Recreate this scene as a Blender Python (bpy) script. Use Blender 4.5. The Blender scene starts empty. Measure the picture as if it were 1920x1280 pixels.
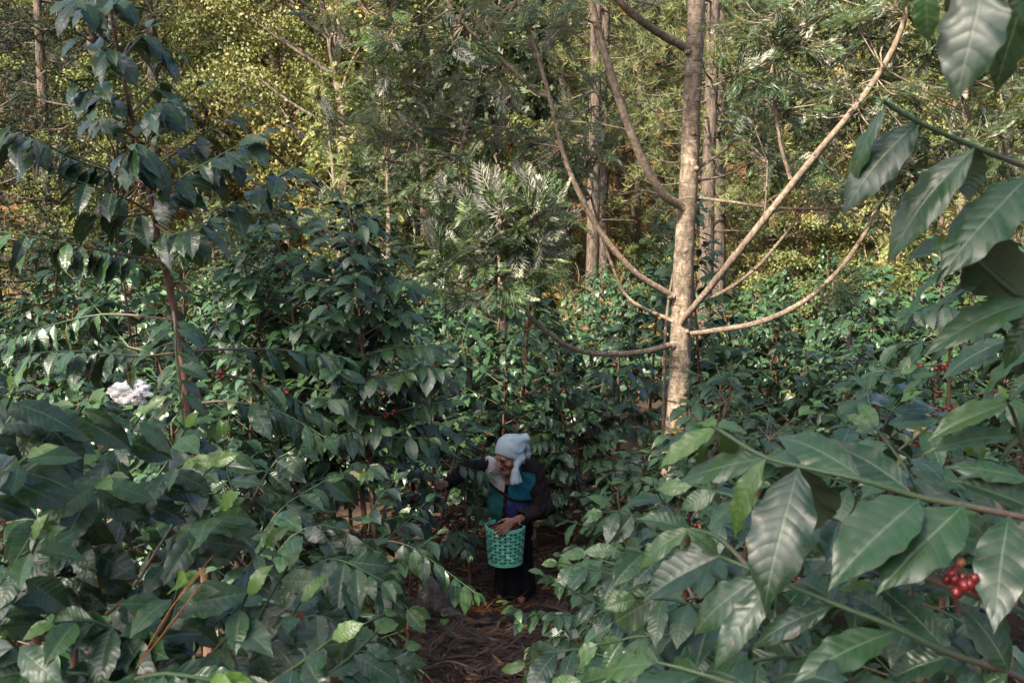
import bpy, math
import numpy as np

R = math.radians
SC = bpy.context.scene
COL = SC.collection
rng = np.random.default_rng(11)

# ------------------------------------------------------------------ camera, sky, sun, exposure
CAM = np.array([0.0, 0.0, 2.9])
PITCH = R(8.0)
FPX = 1920 * 35.0 / 36.0
cd = bpy.data.cameras.new('camera'); cam = bpy.data.objects.new('camera', cd); COL.objects.link(cam)
cam.location = CAM; cam.rotation_euler = (R(90) - PITCH, 0, 0)
cd.lens = 35; cd.sensor_width = 36; cd.clip_start = 0.05; cd.clip_end = 2000
cd.dof.use_dof = True; cd.dof.focus_distance = 7.0; cd.dof.aperture_fstop = 13.0
SC.camera = cam

SUN = np.array([-0.50, -0.56, 0.66]); SUN /= np.linalg.norm(SUN)
w = bpy.data.worlds.new('World'); SC.world = w; w.use_nodes = True
nt = w.node_tree
sky = nt.nodes.new('ShaderNodeTexSky'); sky.sky_type = 'NISHITA'; sky.sun_disc = False
sky.sun_elevation = math.asin(SUN[2]); sky.sun_rotation = math.atan2(SUN[0], SUN[1])
sky.air_density = 0.5; sky.dust_density = 3.0; sky.ozone_density = 0.6
bg = nt.nodes['Background']; bg.inputs['Strength'].default_value = 0.15
nt.links.new(sky.outputs[0], bg.inputs['Color'])
ld = bpy.data.lights.new('sun', 'SUN'); sun = bpy.data.objects.new('sun', ld); COL.objects.link(sun)
ld.energy = 4.6; ld.angle = R(0.5); ld.color = (1.0, 0.89, 0.74)
from mathutils import Vector
sun.rotation_euler = Vector(SUN).to_track_quat('Z', 'Y').to_euler(); sun.location = (-20, -22, 26)
SC.view_settings.view_transform = 'Standard'; SC.view_settings.look = 'None'
SC.view_settings.exposure = 1.95; SC.view_settings.gamma = 1.0
SC.cycles.max_bounces = 6; SC.cycles.diffuse_bounces = 1; SC.cycles.glossy_bounces = 2
SC.cycles.transmission_bounces = 3; SC.cycles.transparent_max_bounces = 4
SC.cycles.caustics_reflective = False; SC.cycles.caustics_refractive = False

# ------------------------------------------------------------------ helpers
def nrm(a):
    a = np.asarray(a, float)
    return a / (np.linalg.norm(a, axis=-1, keepdims=True) + 1e-12)

def at(px, py, Y):
    """the world point at distance Y (along world y) seen at a photo pixel"""
    fx = (px - 960) / FPX; fy = (640 - py) / FPX
    c, s = math.cos(PITCH), math.sin(PITCH)
    d = np.array([fx, c + s * fy, -s + c * fy])
    return CAM + d * (Y / d[1])

def pix(p):
    c, s = math.cos(PITCH), math.sin(PITCH)
    v = np.asarray(p) - CAM
    z = v[1] * c - v[2] * s; y = v[1] * s + v[2] * c
    return 960 + FPX * v[0] / z, 640 - FPX * y / z

def sstep(a, b, x):
    t = np.clip((x - a) / (b - a), 0, 1); return t * t * (3 - 2 * t)

def gz(x, y):
    """height of the ground"""
    x = np.asarray(x, float); y = np.asarray(y, float)
    z = np.where(y < 7, 0.20 * (7 - y), -0.035 * (y - 7))
    z = np.where(y < -4, 2.2 + 0.06 * (-4 - y), z)
    t = np.clip(y - 20.5, 0, None)
    hill = 0.40 * (np.sqrt(t * t + 9) - 3)
    hill = np.minimum(hill, 36)
    bump = 0.05 * np.sin(x * 1.7 + 0.6 * y) * np.sin(y * 1.3 - x * 0.4) + 0.02 * np.sin(5 * x + 1) * np.sin(4.3 * y)
    big = sstep(22, 34, y) * (0.7 * np.sin(x * 0.21 + 1.2) * np.sin(y * 0.17) + 0.3 * np.sin(x * 0.5 + y * 0.3))
    return z + hill + bump + big

class Geo:
    def __init__(s):
        s.V = []; s.Q = []; s.T = []; s.A = []; s.B = []; s.QM = []; s.TM = []; s.n = 0
    def add(s, V, Q=None, T=None, A=None, B=None, mat=0):
        V = np.asarray(V, float).reshape(-1, 3); m = len(V)
        s.V.append(V)
        s.A.append(np.zeros((m, 3)) if A is None else np.asarray(A, float).reshape(-1, 3))
        s.B.append(np.zeros(m) if B is None else np.broadcast_to(np.asarray(B, float), (m,)))
        if Q is not None and len(Q):
            s.Q.append(np.asarray(Q, int).reshape(-1, 4) + s.n); s.QM.append(np.full(len(s.Q[-1]), mat))
        if T is not None and len(T):
            s.T.append(np.asarray(T, int).reshape(-1, 3) + s.n); s.TM.append(np.full(len(s.T[-1]), mat))
        s.n += m
    def mesh(s, name, mats, smooth=True):
        me = bpy.data.meshes.new(name)
        V = np.concatenate(s.V); A = np.concatenate(s.A); B = np.concatenate(s.B)
        Q = np.concatenate(s.Q) if s.Q else np.zeros((0, 4), int)
        T = np.concatenate(s.T) if s.T else np.zeros((0, 3), int)
        me.vertices.add(len(V)); me.vertices.foreach_set('co', V.astype(np.float32).ravel())
        loops = np.concatenate([Q.ravel(), T.ravel()]).astype(np.int32)
        me.loops.add(len(loops)); me.loops.foreach_set('vertex_index', loops)
        me.polygons.add(len(Q) + len(T))
        st = np.concatenate([np.arange(len(Q)) * 4, len(Q) * 4 + np.arange(len(T)) * 3]).astype(np.int32)
        me.polygons.foreach_set('loop_start', st)
        mi = np.concatenate(s.QM + s.TM) if (s.QM or s.TM) else np.zeros(0)
        me.polygons.foreach_set('material_index', mi.astype(np.int32))
        me.polygons.foreach_set('use_smooth', np.full(len(st), smooth))
        a = me.attributes.new('lv', 'FLOAT_VECTOR', 'POINT'); a.data.foreach_set('vector', A.astype(np.float32).ravel())
        b = me.attributes.new('tint', 'FLOAT', 'POINT'); b.data.foreach_set('value', B.astype(np.float32))
        for m in (mats if isinstance(mats, (list, tuple)) else [mats]): me.materials.append(m)
        me.update(calc_edges=True)
        return me
    def build(s, name, mats, parent=None, smooth=True):
        if not s.n: return None
        return link(name, s.mesh(name, mats, smooth), parent)

def link(name, me, parent=None):
    o = bpy.data.objects.new(name, me); COL.objects.link(o)
    if parent is not None: o.parent = parent
    return o

def tag(o, label=None, cat=None, group=None, kind=None):
    if label: o['label'] = label
    if cat: o['category'] = cat
    if group: o['group'] = group
    if kind: o['kind'] = kind
    return o

def empty(name, loc, rz=0.0, sc=1.0):
    o = bpy.data.objects.new(name, None); COL.objects.link(o)
    o.location = [float(v) for v in loc]; o.rotation_euler = (0, 0, rz); o.scale = (sc, sc, sc); o.empty_display_size = 0.1
    return o

def place(o, loc=(0, 0, 0)):
    """a child whose mesh is in world coordinates keeps them under a parent that sits at loc"""
    o.location = [-float(v) for v in loc]
    return o

def copy_tree(o, parent=None):
    c = o.copy(); COL.objects.link(c); c.parent = parent
    for ch in list(o.children):
        copy_tree(ch, c)
    return c

ORD = ('first second third fourth fifth sixth seventh eighth ninth tenth eleventh twelfth thirteenth fourteenth fifteenth sixteenth '
       'seventeenth eighteenth nineteenth twentieth').split()
for d_ in ('twenty', 'thirty', 'forty', 'fifty'):
    ORD += [d_ + '-' + q for q in ORD[:9]] + [{'twenty': 'thirtieth', 'thirty': 'fortieth', 'forty': 'fiftieth', 'fifty': 'sixtieth'}[d_]]

def resample(pts, n):
    """smooth curve (Catmull-Rom) through pts, n points equally spaced"""
    P = np.asarray(pts, float)
    if len(P) > 2:
        E = np.vstack([2 * P[0] - P[1], P, 2 * P[-1] - P[-2]]); out = []
        for i in range(1, len(E) - 2):
            t = np.linspace(0, 1, 10, endpoint=False)[:, None]
            p0, p1, p2, p3 = E[i - 1], E[i], E[i + 1], E[i + 2]
            out.append(0.5 * (2 * p1 + (p2 - p0) * t + (2 * p0 - 5 * p1 + 4 * p2 - p3) * t ** 2 + (3 * p1 - p0 - 3 * p2 + p3) * t ** 3))
        P = np.vstack(out + [P[-1:]])
    L = np.concatenate([[0], np.cumsum(np.linalg.norm(np.diff(P, axis=0), axis=1))])
    q = np.linspace(0, L[-1], n)
    return np.stack([np.interp(q, L, P[:, k]) for k in range(3)], 1), L[-1]

def tube(g, pts, radii, n=8, mat=0, tint=0.0, rnd=0.5, cap=True, lump=0.0, seed=0):
    P = np.asarray(pts, float); m = len(P)
    r = np.interp(np.linspace(0, 1, m), np.linspace(0, 1, len(radii)), radii)
    T = nrm(np.gradient(P, axis=0))
    ref = np.array([0, 0, 1.0]) if abs(T[0][2]) < 0.9 else np.array([1.0, 0, 0])
    U = np.zeros_like(P); u = nrm(np.cross(T[0], ref))
    for i in range(m):
        u = nrm(u - T[i] * np.dot(u, T[i])); U[i] = u
    W = np.cross(T, U)
    a = np.arange(n) * 2 * np.pi / n
    rr = np.ones((m, n))
    if lump:
        lr = np.random.default_rng(seed)
        f = lr.normal(size=(m, n)); f = (f + np.roll(f, 1, 1) + np.roll(f, 1, 0) + np.roll(f, -1, 0)) / 2
        rr += lump * f
    V = P[:, None] + (r[:, None] * rr)[..., None] * (np.cos(a)[None, :, None] * U[:, None] + np.sin(a)[None, :, None] * W[:, None])
    i, j = np.meshgrid(np.arange(m - 1), np.arange(n), indexing='ij'); j2 = (j + 1) % n
    Q = np.stack([i * n + j, (i + 1) * n + j, (i + 1) * n + j2, i * n + j2], -1).reshape(-1, 4)[:, ::-1]
    A = np.zeros((m, n, 3)); A[..., 0] = np.arange(n) / n; A[..., 1] = np.linspace(0, 1, m)[:, None]; A[..., 2] = rnd
    V = V.reshape(-1, 3); A = A.reshape(-1, 3)
    Tt = None
    if cap:
        V = np.vstack([V, P[0], P[-1]]); A = np.vstack([A, [0, 0, rnd], [0, 1, rnd]]); k = m * n
        jj = np.arange(n)
        Tt = np.concatenate([np.stack([jj, (jj + 1) % n, np.full(n, k)], 1), np.stack([(m - 1) * n + (jj + 1) % n, (m - 1) * n + jj, np.full(n, k + 1)], 1)])
    g.add(V, Q, Tt, A, tint, mat)

def instance(g, tmpl, P, D, N, L, W, rnd, tint, mat=0):
    """copies of a leaf template (x across, y along, z up) into one mesh"""
    if len(P) == 0: return
    V, Q, UV = tmpl
    P = np.asarray(P, float); D = nrm(D); N = np.asarray(N, float)
    N = nrm(N - D * np.sum(N * D, -1, keepdims=True)); X = np.cross(D, N)
    L = np.broadcast_to(L, (len(P),)); W = np.broadcast_to(W, (len(P),))
    v = P[:, None] + L[:, None, None] * (V[None, :, 0, None] * W[:, None, None] * X[:, None] + V[None, :, 1, None] * D[:, None] + V[None, :, 2, None] * N[:, None])
    n, m = len(P), len(V)
    q = (Q[None] + (np.arange(n) * m)[:, None, None]).reshape(-1, Q.shape[1])
    A = np.zeros((n, m, 3)); A[..., :2] = UV[None]; A[..., 2] = np.broadcast_to(rnd, (n,))[:, None]
    B = np.repeat(np.broadcast_to(tint, (n,)), m)
    if Q.shape[1] == 4: g.add(v.reshape(-1, 3), q, None, A.reshape(-1, 3), B, mat)
    else: g.add(v.reshape(-1, 3), None, q, A.reshape(-1, 3), B, mat)

# ------------------------------------------------------------------ materials
class MB:
    def __init__(s, name):
        s.m = bpy.data.materials.new(name); s.m.use_nodes = True
        s.t = s.m.node_tree; s.n = s.t.nodes; s.p = s.n['Principled BSDF']; s.out = s.n['Material Output']
    def new(s, t, **k):
        x = s.n.new(t)
        for a, b in k.items(): setattr(x, a, b)
        return x
    def set(s, sock, v):
        if hasattr(v, 'is_linked') or hasattr(v, 'links'): s.t.links.new(v, sock)
        else:
            if isinstance(v, (tuple, list)) and len(v) == 3 and len(sock.default_value) == 4: v = (*v, 1)
            sock.default_value = v
    def attr(s, name):
        return s.new('ShaderNodeAttribute', attribute_name=name)
    def math(s, op, a, b=0.0, c=None, clamp=False):
        x = s.new('ShaderNodeMath', operation=op, use_clamp=clamp)
        s.set(x.inputs[0], a); s.set(x.inputs[1], b)
        if c is not None: s.set(x.inputs[2], c)
        return x.outputs[0]
    def mix(s, f, a, b, blend='MIX'):
        x = s.new('ShaderNodeMix', data_type='RGBA', blend_type=blend)
        s.set(x.inputs[0], f); s.set(x.inputs[6], a); s.set(x.inputs[7], b)
        return x.outputs[2]
    def ramp(s, f, lo, hi):
        x = s.new('ShaderNodeMapRange', interpolation_type='SMOOTHSTEP'); s.set(x.inputs[0], f)
        s.set(x.inputs[1], lo); s.set(x.inputs[2], hi); return x.outputs[0]
    def noise(s, scale, detail=3.0, vec=None, rough=0.55, dist=0.0):
        x = s.new('ShaderNodeTexNoise'); x.inputs['Scale'].default_value = scale; x.inputs['Detail'].default_value = detail
        x.inputs['Roughness'].default_value = rough; x.inputs['Distortion'].default_value = dist
        if vec is None: vec = s.new('ShaderNodeNewGeometry').outputs['Position']
        s.t.links.new(vec, x.inputs['Vector']); return x.outputs['Fac']
    def bump(s, h, strength=0.3, dist=0.01):
        x = s.new('ShaderNodeBump'); x.inputs['Strength'].default_value = strength; x.inputs['Distance'].default_value = dist
        s.t.links.new(h, x.inputs['Height']); s.t.links.new(x.outputs[0], s.p.inputs['Normal']); return x.outputs[0]
    def P(s, **k):
        for a, b in k.items(): s.set(s.p.inputs[a.replace('_', ' ')], b)
        return s
    def translucent(s, color, fac):
        tr = s.new('ShaderNodeBsdfTranslucent'); s.set(tr.inputs[0], color)
        mx = s.new('ShaderNodeMixShader'); s.set(mx.inputs[0], fac)
        s.t.links.new(s.p.outputs[0], mx.inputs[1]); s.t.links.new(tr.outputs[0], mx.inputs[2])
        s.t.links.new(mx.outputs[0], s.out.inputs[0])

def plain(name, c, rough=0.8, var=0.25, scale=30.0, bump=0.0, spec=0.3):
    b = MB(name); n = b.noise(scale, 4)
    b.P(Base_Color=b.mix(b.ramp(n, 0.3, 0.7), tuple(v * (1 - var) for v in c), tuple(min(1, v * (1 + var)) for v in c)), Roughness=rough)
    b.p.inputs['Specular IOR Level'].default_value = spec
    if bump: b.bump(n, bump, 0.01)
    return b.m

def coffee_leaf_mat(name, veins=True):
    b = MB(name)
    a = b.attr('lv'); sx = b.new('ShaderNodeSeparateXYZ'); b.t.links.new(a.outputs['Vector'], sx.inputs[0])
    u, v, r = sx.outputs[0], sx.outputs[1], sx.outputs[2]
    young = b.attr('tint').outputs['Fac']
    geo = b.new('ShaderNodeNewGeometry')
    c = b.mix(r, (0.008, 0.028, 0.010), (0.027, 0.070, 0.023))
    c = b.mix(b.ramp(r, 0.996, 0.998), c, (0.17, 0.14, 0.035))
    c = b.mix(young, c, (0.105, 0.20, 0.038))
    pos = geo.outputs['Position']
    if veins:
        d = b.noise(26.0, 5, pos, 0.6)
        dust = b.math('MULTIPLY', b.ramp(d, 0.40, 0.72), b.math('MULTIPLY_ADD', young, -0.26, 0.32))
        c = b.mix(dust, c, (0.080, 0.095, 0.076))
        aa = b.math('MULTIPLY', b.math('ABSOLUTE', b.math('SUBTRACT', u, 0.5)), 2.0)
        ph = b.math('MULTIPLY', b.math('SUBTRACT', v, b.math('MULTIPLY', b.math('POWER', aa, 1.25), 0.13)), b.math('MULTIPLY_ADD', b.math('FRACT', b.math('MULTIPLY', r, 7.3)), 3.2, 8.0))
        fr = b.math('ABSOLUTE', b.math('SUBTRACT', b.math('FRACT', ph), 0.5))       # 0.5 at a vein, 0 between
        lat = b.math('MULTIPLY', b.ramp(fr, 0.455, 0.49), b.math('SUBTRACT', 1.0, b.ramp(aa, 0.7, 1.0)))
        mid = b.math('SUBTRACT', 1.0, b.ramp(aa, 0.02, 0.075))
        vein = b.math('MAXIMUM', b.math('MULTIPLY', lat, 0.22), b.math('MULTIPLY', mid, 0.8))
        c = b.mix(b.math('MULTIPLY', vein, 0.6), c, (0.135, 0.175, 0.105))
        h = b.math('ADD', b.math('MULTIPLY', b.math('POWER', fr, 2.0), -1.9), b.math('MULTIPLY', mid, -0.5))
        fine = b.noise(240.0, 2, pos)
        h = b.math('ADD', h, b.math('MULTIPLY', fine, 0.12))
        b.bump(h, 0.17, 0.005)
        sp = b.noise(75.0, 2, pos, 0.5)
        c = b.mix(b.math('MULTIPLY', b.ramp(sp, 0.70, 0.76), 0.55), c, (0.075, 0.055, 0.026))
        ed = b.math('MULTIPLY', b.ramp(aa, 0.86, 0.97), b.ramp(b.noise(34.0, 2, pos), 0.56, 0.66))
        c = b.mix(b.math('MULTIPLY', ed, 0.75), c, (0.085, 0.050, 0.022))
        rough = b.math('MULTIPLY_ADD', d, 0.36, 0.13)
    else:
        rough = 0.50
    c = b.mix(b.math('MULTIPLY', geo.outputs['Backfacing'], 0.75), c, (0.045, 0.072, 0.038))
    b.P(Base_Color=c, Roughness=rough); b.p.inputs['Specular IOR Level'].default_value = 0.48
    b.translucent(b.mix(1.0, c, (1.35, 1.7, 0.5), 'MULTIPLY'), b.math('MULTIPLY_ADD', young, 0.28, 0.045))
    return b.m

def foliage_mat(name, dark, light, young, under=None, trans=0.35, rough=0.55, spec=0.35, tcol=(1.5, 1.4, 0.5)):
    b = MB(name)
    a = b.attr('lv'); sx = b.new('ShaderNodeSeparateXYZ'); b.t.links.new(a.outputs['Vector'], sx.inputs[0])
    c = b.mix(sx.outputs[2], dark, light)
    c = b.mix(b.attr('tint').outputs['Fac'], c, young)
    if under:
        c = b.mix(b.math('MULTIPLY', b.new('ShaderNodeNewGeometry').outputs['Backfacing'], 0.8), c, under)
    b.P(Base_Color=c, Roughness=rough); b.p.inputs['Specular IOR Level'].default_value = spec
    b.translucent(b.mix(1.0, c, tcol, 'MULTIPLY'), trans)
    return b.m

def bark_mat(name, dark, light, lichen=None, scale=14.0, stretch=(1, 1, 0.25), bump=0.5, ring=0.0, dist=0.02, rough=0.85):
    b = MB(name)
    tc = b.new('ShaderNodeTexCoord'); mp = b.new('ShaderNodeMapping'); mp.inputs['Scale'].default_value = stretch
    b.t.links.new(tc.outputs['Object'], mp.inputs[0])
    n = b.noise(scale, 6, mp.outputs[0], 0.65)
    c = b.mix(b.ramp(n, 0.33, 0.68), dark, light)
    if lichen:
        n2 = b.noise(scale * 0.55, 4, tc.outputs['Object'], 0.6)
        c = b.mix(b.math('MULTIPLY', b.ramp(n2, 0.55, 0.66), 0.7), c, lichen)
    h = n
    if ring:
        mp2 = b.new('ShaderNodeMapping'); mp2.inputs['Scale'].default_value = (1.2, 1.2, 9.0)
        b.t.links.new(tc.outputs['Object'], mp2.inputs[0])
        n3 = b.noise(9.0, 4, mp2.outputs[0], 0.6, 0.6)
        c = b.mix(b.math('MULTIPLY', b.ramp(n3, 0.50, 0.68), ring), c, tuple(v * 0.45 for v in dark))
        h = b.math('ADD', n, n3)
    b.P(Base_Color=c, Roughness=rough); b.p.inputs['Specular IOR Level'].default_value = 0.2
    b.bump(h, bump, dist)
    return b.m

M = {}
M['coffee'] = coffee_leaf_mat('coffee_leaf')
M['coffee_far'] = coffee_leaf_mat('coffee_leaf_far', False)
M['twig'] = None
def twig_mat():
    b = MB('coffee_twig')
    a = b.attr('lv'); sx = b.new('ShaderNodeSeparateXYZ'); b.t.links.new(a.outputs['Vector'], sx.inputs[0])
    n = b.noise(120.0, 3)
    c = b.mix(n, (0.060, 0.038, 0.024), (0.15, 0.105, 0.072))
    c = b.mix(b.math('MULTIPLY', b.ramp(sx.outputs[1], 0.15, 0.6), b.attr('tint').outputs['Fac']), c, (0.036, 0.072, 0.028))
    b.P(Base_Color=c, Roughness=0.6); b.bump(n, 0.4, 0.003)
    return b.m
M['twig'] = twig_mat()
M['stem'] = bark_mat('coffee_stem_bark', (0.060, 0.034, 0.022), (0.15, 0.088, 0.055), None, 60, (1, 1, 0.2), 0.6, dist=0.006)
def cherry_mat():
    b = MB('coffee_cherry')
    a = b.attr('lv'); sx = b.new('ShaderNodeSeparateXYZ'); b.t.links.new(a.outputs['Vector'], sx.inputs[0])
    c = b.mix(b.ramp(sx.outputs[2], 0.0, 0.75), (0.10, 0.006, 0.008), (0.22, 0.016, 0.014))
    c = b.mix(b.ramp(sx.outputs[2], 0.80, 0.86), c, (0.28, 0.09, 0.02))
    c = b.mix(b.ramp(sx.outputs[2], 0.90, 0.94), c, (0.08, 0.12, 0.02))
    b.P(Base_Color=c, Roughness=0.28); b.p.inputs['Specular IOR Level'].default_value = 0.5
    return b.m
M['cherry'] = cherry_mat()
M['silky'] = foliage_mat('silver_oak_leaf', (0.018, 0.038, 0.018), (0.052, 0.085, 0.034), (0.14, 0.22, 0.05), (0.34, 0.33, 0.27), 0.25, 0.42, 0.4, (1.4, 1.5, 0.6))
M['silky_bark'] = bark_mat('silver_oak_bark', (0.090, 0.068, 0.048), (0.255, 0.200, 0.145), (0.36, 0.305, 0.235), 26, (1, 1, 0.6), 0.45, 0.85, 0.012)
M['limb_bark'] = bark_mat('limb_bark', (0.10, 0.075, 0.052), (0.23, 0.175, 0.125), (0.30, 0.255, 0.20), 40, (1, 1, 1), 0.5, 0.0, 0.008)
M['pine_bark'] = bark_mat('pine_bark', (0.045, 0.036, 0.028), (0.14, 0.105, 0.080), None, 11, (1.6, 1.6, 0.45), 0.9, 0.0, 0.05)
M['grey_bark'] = bark_mat('grey_bark', (0.075, 0.058, 0.042), (0.21, 0.165, 0.12), (0.30, 0.27, 0.22), 9, (1, 1, 0.5), 0.6, 0.3, 0.03)
M['gold_leaf'] = foliage_mat('golden_leaf', (0.080, 0.095, 0.028), (0.225, 0.235, 0.085), (0.26, 0.165, 0.055), None, 0.20, tcol=(1.35, 1.3, 0.55))
M['green_leaf'] = foliage_mat('green_leaf', (0.055, 0.080, 0.028), (0.17, 0.195, 0.06), (0.22, 0.20, 0.06), None, 0.20)
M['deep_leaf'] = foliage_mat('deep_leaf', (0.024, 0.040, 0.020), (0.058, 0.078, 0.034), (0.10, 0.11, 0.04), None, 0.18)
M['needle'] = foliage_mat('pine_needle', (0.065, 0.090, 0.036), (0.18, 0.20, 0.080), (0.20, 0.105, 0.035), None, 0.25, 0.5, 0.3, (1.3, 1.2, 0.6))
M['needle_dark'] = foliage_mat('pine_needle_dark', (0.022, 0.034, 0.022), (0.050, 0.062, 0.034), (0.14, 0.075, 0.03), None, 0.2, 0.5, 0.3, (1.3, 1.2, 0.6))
M['dry'] = foliage_mat('dry_litter', (0.026, 0.018, 0.014), (0.080, 0.056, 0.042), (0.27, 0.115, 0.035), None, 0.1, 0.8, 0.2, (1.2, 1.0, 0.7))
M['grass'] = foliage_mat('hill_grass', (0.075, 0.085, 0.028), (0.165, 0.16, 0.055), (0.24, 0.16, 0.07), None, 0.35)
M['stick'] = bark_mat('dead_wood', (0.055, 0.040, 0.032), (0.16, 0.125, 0.10), None, 45, (1, 1, 1), 0.6, 0, 0.006)

def ground_mat():
    b = MB('soil'); pos = b.new('ShaderNodeNewGeometry').outputs['Position']
    n1 = b.noise(1.1, 6, pos, 0.65); n2 = b.noise(14, 6, pos, 0.7); n3 = b.noise(90, 3, pos, 0.6)
    c = b.mix(b.ramp(n2, 0.3, 0.7), (0.025, 0.016, 0.012), (0.065, 0.044, 0.031))
    c = b.mix(b.math('MULTIPLY', b.ramp(n1, 0.45, 0.65), 0.55), c, (0.11, 0.062, 0.036))
    c = b.mix(b.math('MULTIPLY', b.ramp(n3, 0.55, 0.7), 0.5), c, (0.14, 0.10, 0.07))
    sx = b.new('ShaderNodeSeparateXYZ'); b.t.links.new(pos, sx.inputs[0])
    hc = b.mix(b.ramp(n1, 0.35, 0.65), (0.17, 0.085, 0.042), (0.25, 0.145, 0.078))
    hc = b.mix(b.math('MULTIPLY', b.ramp(n2, 0.45, 0.62), 0.6), hc, (0.16, 0.13, 0.045))
    c = b.mix(b.ramp(sx.outputs[1], 17.0, 23.0), c, hc)
    b.P(Base_Color=c, Roughness=0.95); b.p.inputs['Specular IOR Level'].default_value = 0.15
    b.bump(b.math('ADD', n2, b.math('MULTIPLY', n3, 0.4)), 0.8, 0.04)
    return b.m

# ------------------------------------------------------------------ the ground
def axis(spec):
    return np.unique(np.round(np.concatenate([np.arange(a, b, s) for a, b, s in spec]), 4))
gx = axis([(-600, -100, 50), (-100, -20, 4), (-20, -3, 0.7), (-3, 3, 0.07), (3, 20, 0.7), (20, 100, 4), (100, 601, 50)])
gy = axis([(-300, -20, 35), (-20, 3, 1.0), (3, 9, 0.07), (9, 26, 0.5), (26, 120, 1.5), (120, 601, 40)])
XX, YY = np.meshgrid(gx, gy, indexing='ij')
ZZ = gz(XX, YY) + 0.012 * np.random.default_rng(3).normal(size=XX.shape) * (np.abs(XX) < 3) * (YY > 3) * (YY < 9)
gG = Geo(); nx, ny = XX.shape
I, J = np.meshgrid(np.arange(nx - 1), np.arange(ny - 1), indexing='ij')
gG.add(np.stack([XX, YY, ZZ], -1).reshape(-1, 3), np.stack([I * ny + J, (I + 1) * ny + J, (I + 1) * ny + J + 1, I * ny + J + 1], -1).reshape(-1, 4))
tag(gG.build('ground', ground_mat()), kind='structure')

# ------------------------------------------------------------------ leaf templates
def coffee_leaf(nL, nW, droop, fold, wav, corr, ph, curl=0.0):
    t = np.linspace(0, 1, nL + 1) ** 0.95
    hw = np.interp(t, [0, .03, .10, .22, .38, .54, .68, .80, .88, .94, 1], [.006, .018, .085, .165, .207, .205, .170, .108, .055, .022, .0])
    s = np.linspace(-1, 1, nW + 1)
    tt, ss = np.meshgrid(t, s, indexing='ij')
    ang = droop * (t ** 1.3)
    dt = np.diff(t, prepend=0)
    y = np.cumsum(np.cos(ang) * dt); z = -np.cumsum(np.sin(ang) * dt)
    hw2 = hw[:, None] * (1 + 0.05 * np.sin(2 * np.pi * 5.3 * tt + ph + 2 * ss))
    x = ss * hw2
    zz = z[:, None] + fold * np.abs(x) - curl * ss ** 2 * hw[:, None] + wav * ss ** 2 * np.sin(2 * np.pi * 3.6 * tt + ph * (1 + ss)) * np.sin(np.pi * tt)
    if corr: zz = zz + corr * np.cos(2 * np.pi * 10 * (tt - 0.13 * np.abs(ss) ** 1.25)) * np.sin(np.pi * np.abs(ss)) ** 0.7 * np.sin(np.pi * tt) ** 0.5
    x = x + 0.02 * np.sin(np.pi * tt + ph) * tt
    V = np.stack([x, np.broadcast_to(y[:, None], x.shape), zz], -1).reshape(-1, 3)
    UV = np.stack([ss * 0.5 + 0.5, tt], -1).reshape(-1, 2)
    i, j = np.meshgrid(np.arange(nL), np.arange(nW), indexing='ij'); k = nW + 1
    Q = np.stack([i * k + j, i * k + j + 1, (i + 1) * k + j + 1, (i + 1) * k + j], -1).reshape(-1, 4)
    return V, Q, UV

def leafset(nL, nW, corr, n=5, seed=1):
    r = np.random.default_rng(seed)
    return [coffee_leaf(nL, nW, r.uniform(0.15, 1.0), r.uniform(0.05, 0.5), r.uniform(0.008, 0.035), corr, r.uniform(0, 6), r.uniform(0, 0.25)) for _ in range(n)]
LEAF = {'H': leafset(26, 8, 0.0010, 8), 'N': leafset(10, 4, 0, 7, 2), 'M': leafset(6, 2, 0, 6, 3), 'F': leafset(3, 2, 0, 5, 4)}

def fern_leaf(k=9, full=True, seed=0):
    """a silver-oak leaf: a rachis with paired, lobed pinnae"""
    r = np.random.default_rng(seed); V = []; Q = []; UV = []
    def blade(p, d, L, wd, z0):
        d = d / np.linalg.norm(d); n = np.array([-d[1], d[0], 0]); b = len(V)
        for q in (p, p + d * L * 0.45 + n * wd, p + d * L, p + d * L * 0.45 - n * wd):
            V.append([q[0], q[1], z0]); UV.append([0.5, q[1]])
        Q.append([b, b + 3, b + 2, b + 1])
    blade(np.array([0, 0, 0.]), np.array([0, 1, 0.]), 1.0, 0.012, 0)
    for i in range(k):
        y = 0.10 + 0.86 * (i + 0.5) / k
        L = 0.36 * math.sin(math.pi * (0.25 + 0.70 * (i + 0.5) / k)) * r.uniform(.85, 1.15) + 0.06
        for s in (-1, 1):
            a = R(48 - 22 * i / k) + r.normal() * 0.08
            d = np.array([s * math.sin(a), math.cos(a), 0]); p = np.array([0, y + 0.02 * s, 0])
            blade(p, d, L, 0.021 if full else 0.040, 0)
            if full:
                for f, sd in ((0.35, 1), (0.45, -1)):
                    a2 = a + sd * R(26); d2 = np.array([s * math.sin(a2), math.cos(a2), 0])
                    blade(p + d * L * f * 0.8, d2, L * (0.62 - 0.2 * f), 0.015, 0)
    V = np.array(V); dr = r.uniform(0.5, 1.0)
    V[:, 2] = -0.30 * dr * V[:, 1] ** 2 + 0.35 * np.abs(V[:, 0]) * r.uniform(-0.4, 0.8) + 0.02 * r.normal(size=len(V))
    return V, np.array(Q), np.array(UV)
FERN = [fern_leaf(9, True, i) for i in range(5)]
FERN_LOW = [fern_leaf(7, False, i) for i in range(4)]
BLADE = (np.array([[-.5, 0, 0], [.5, 0, 0], [.35, .6, .03], [-.35, .6, .03], [0.0, 1, -.05], [0.0, 1, -.05]]), np.array([[0, 1, 2, 3], [3, 2, 4, 5]]), np.array([[0, 0], [1, 0], [1, .6], [0, .6], [.5, 1], [.5, 1]]))
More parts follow.
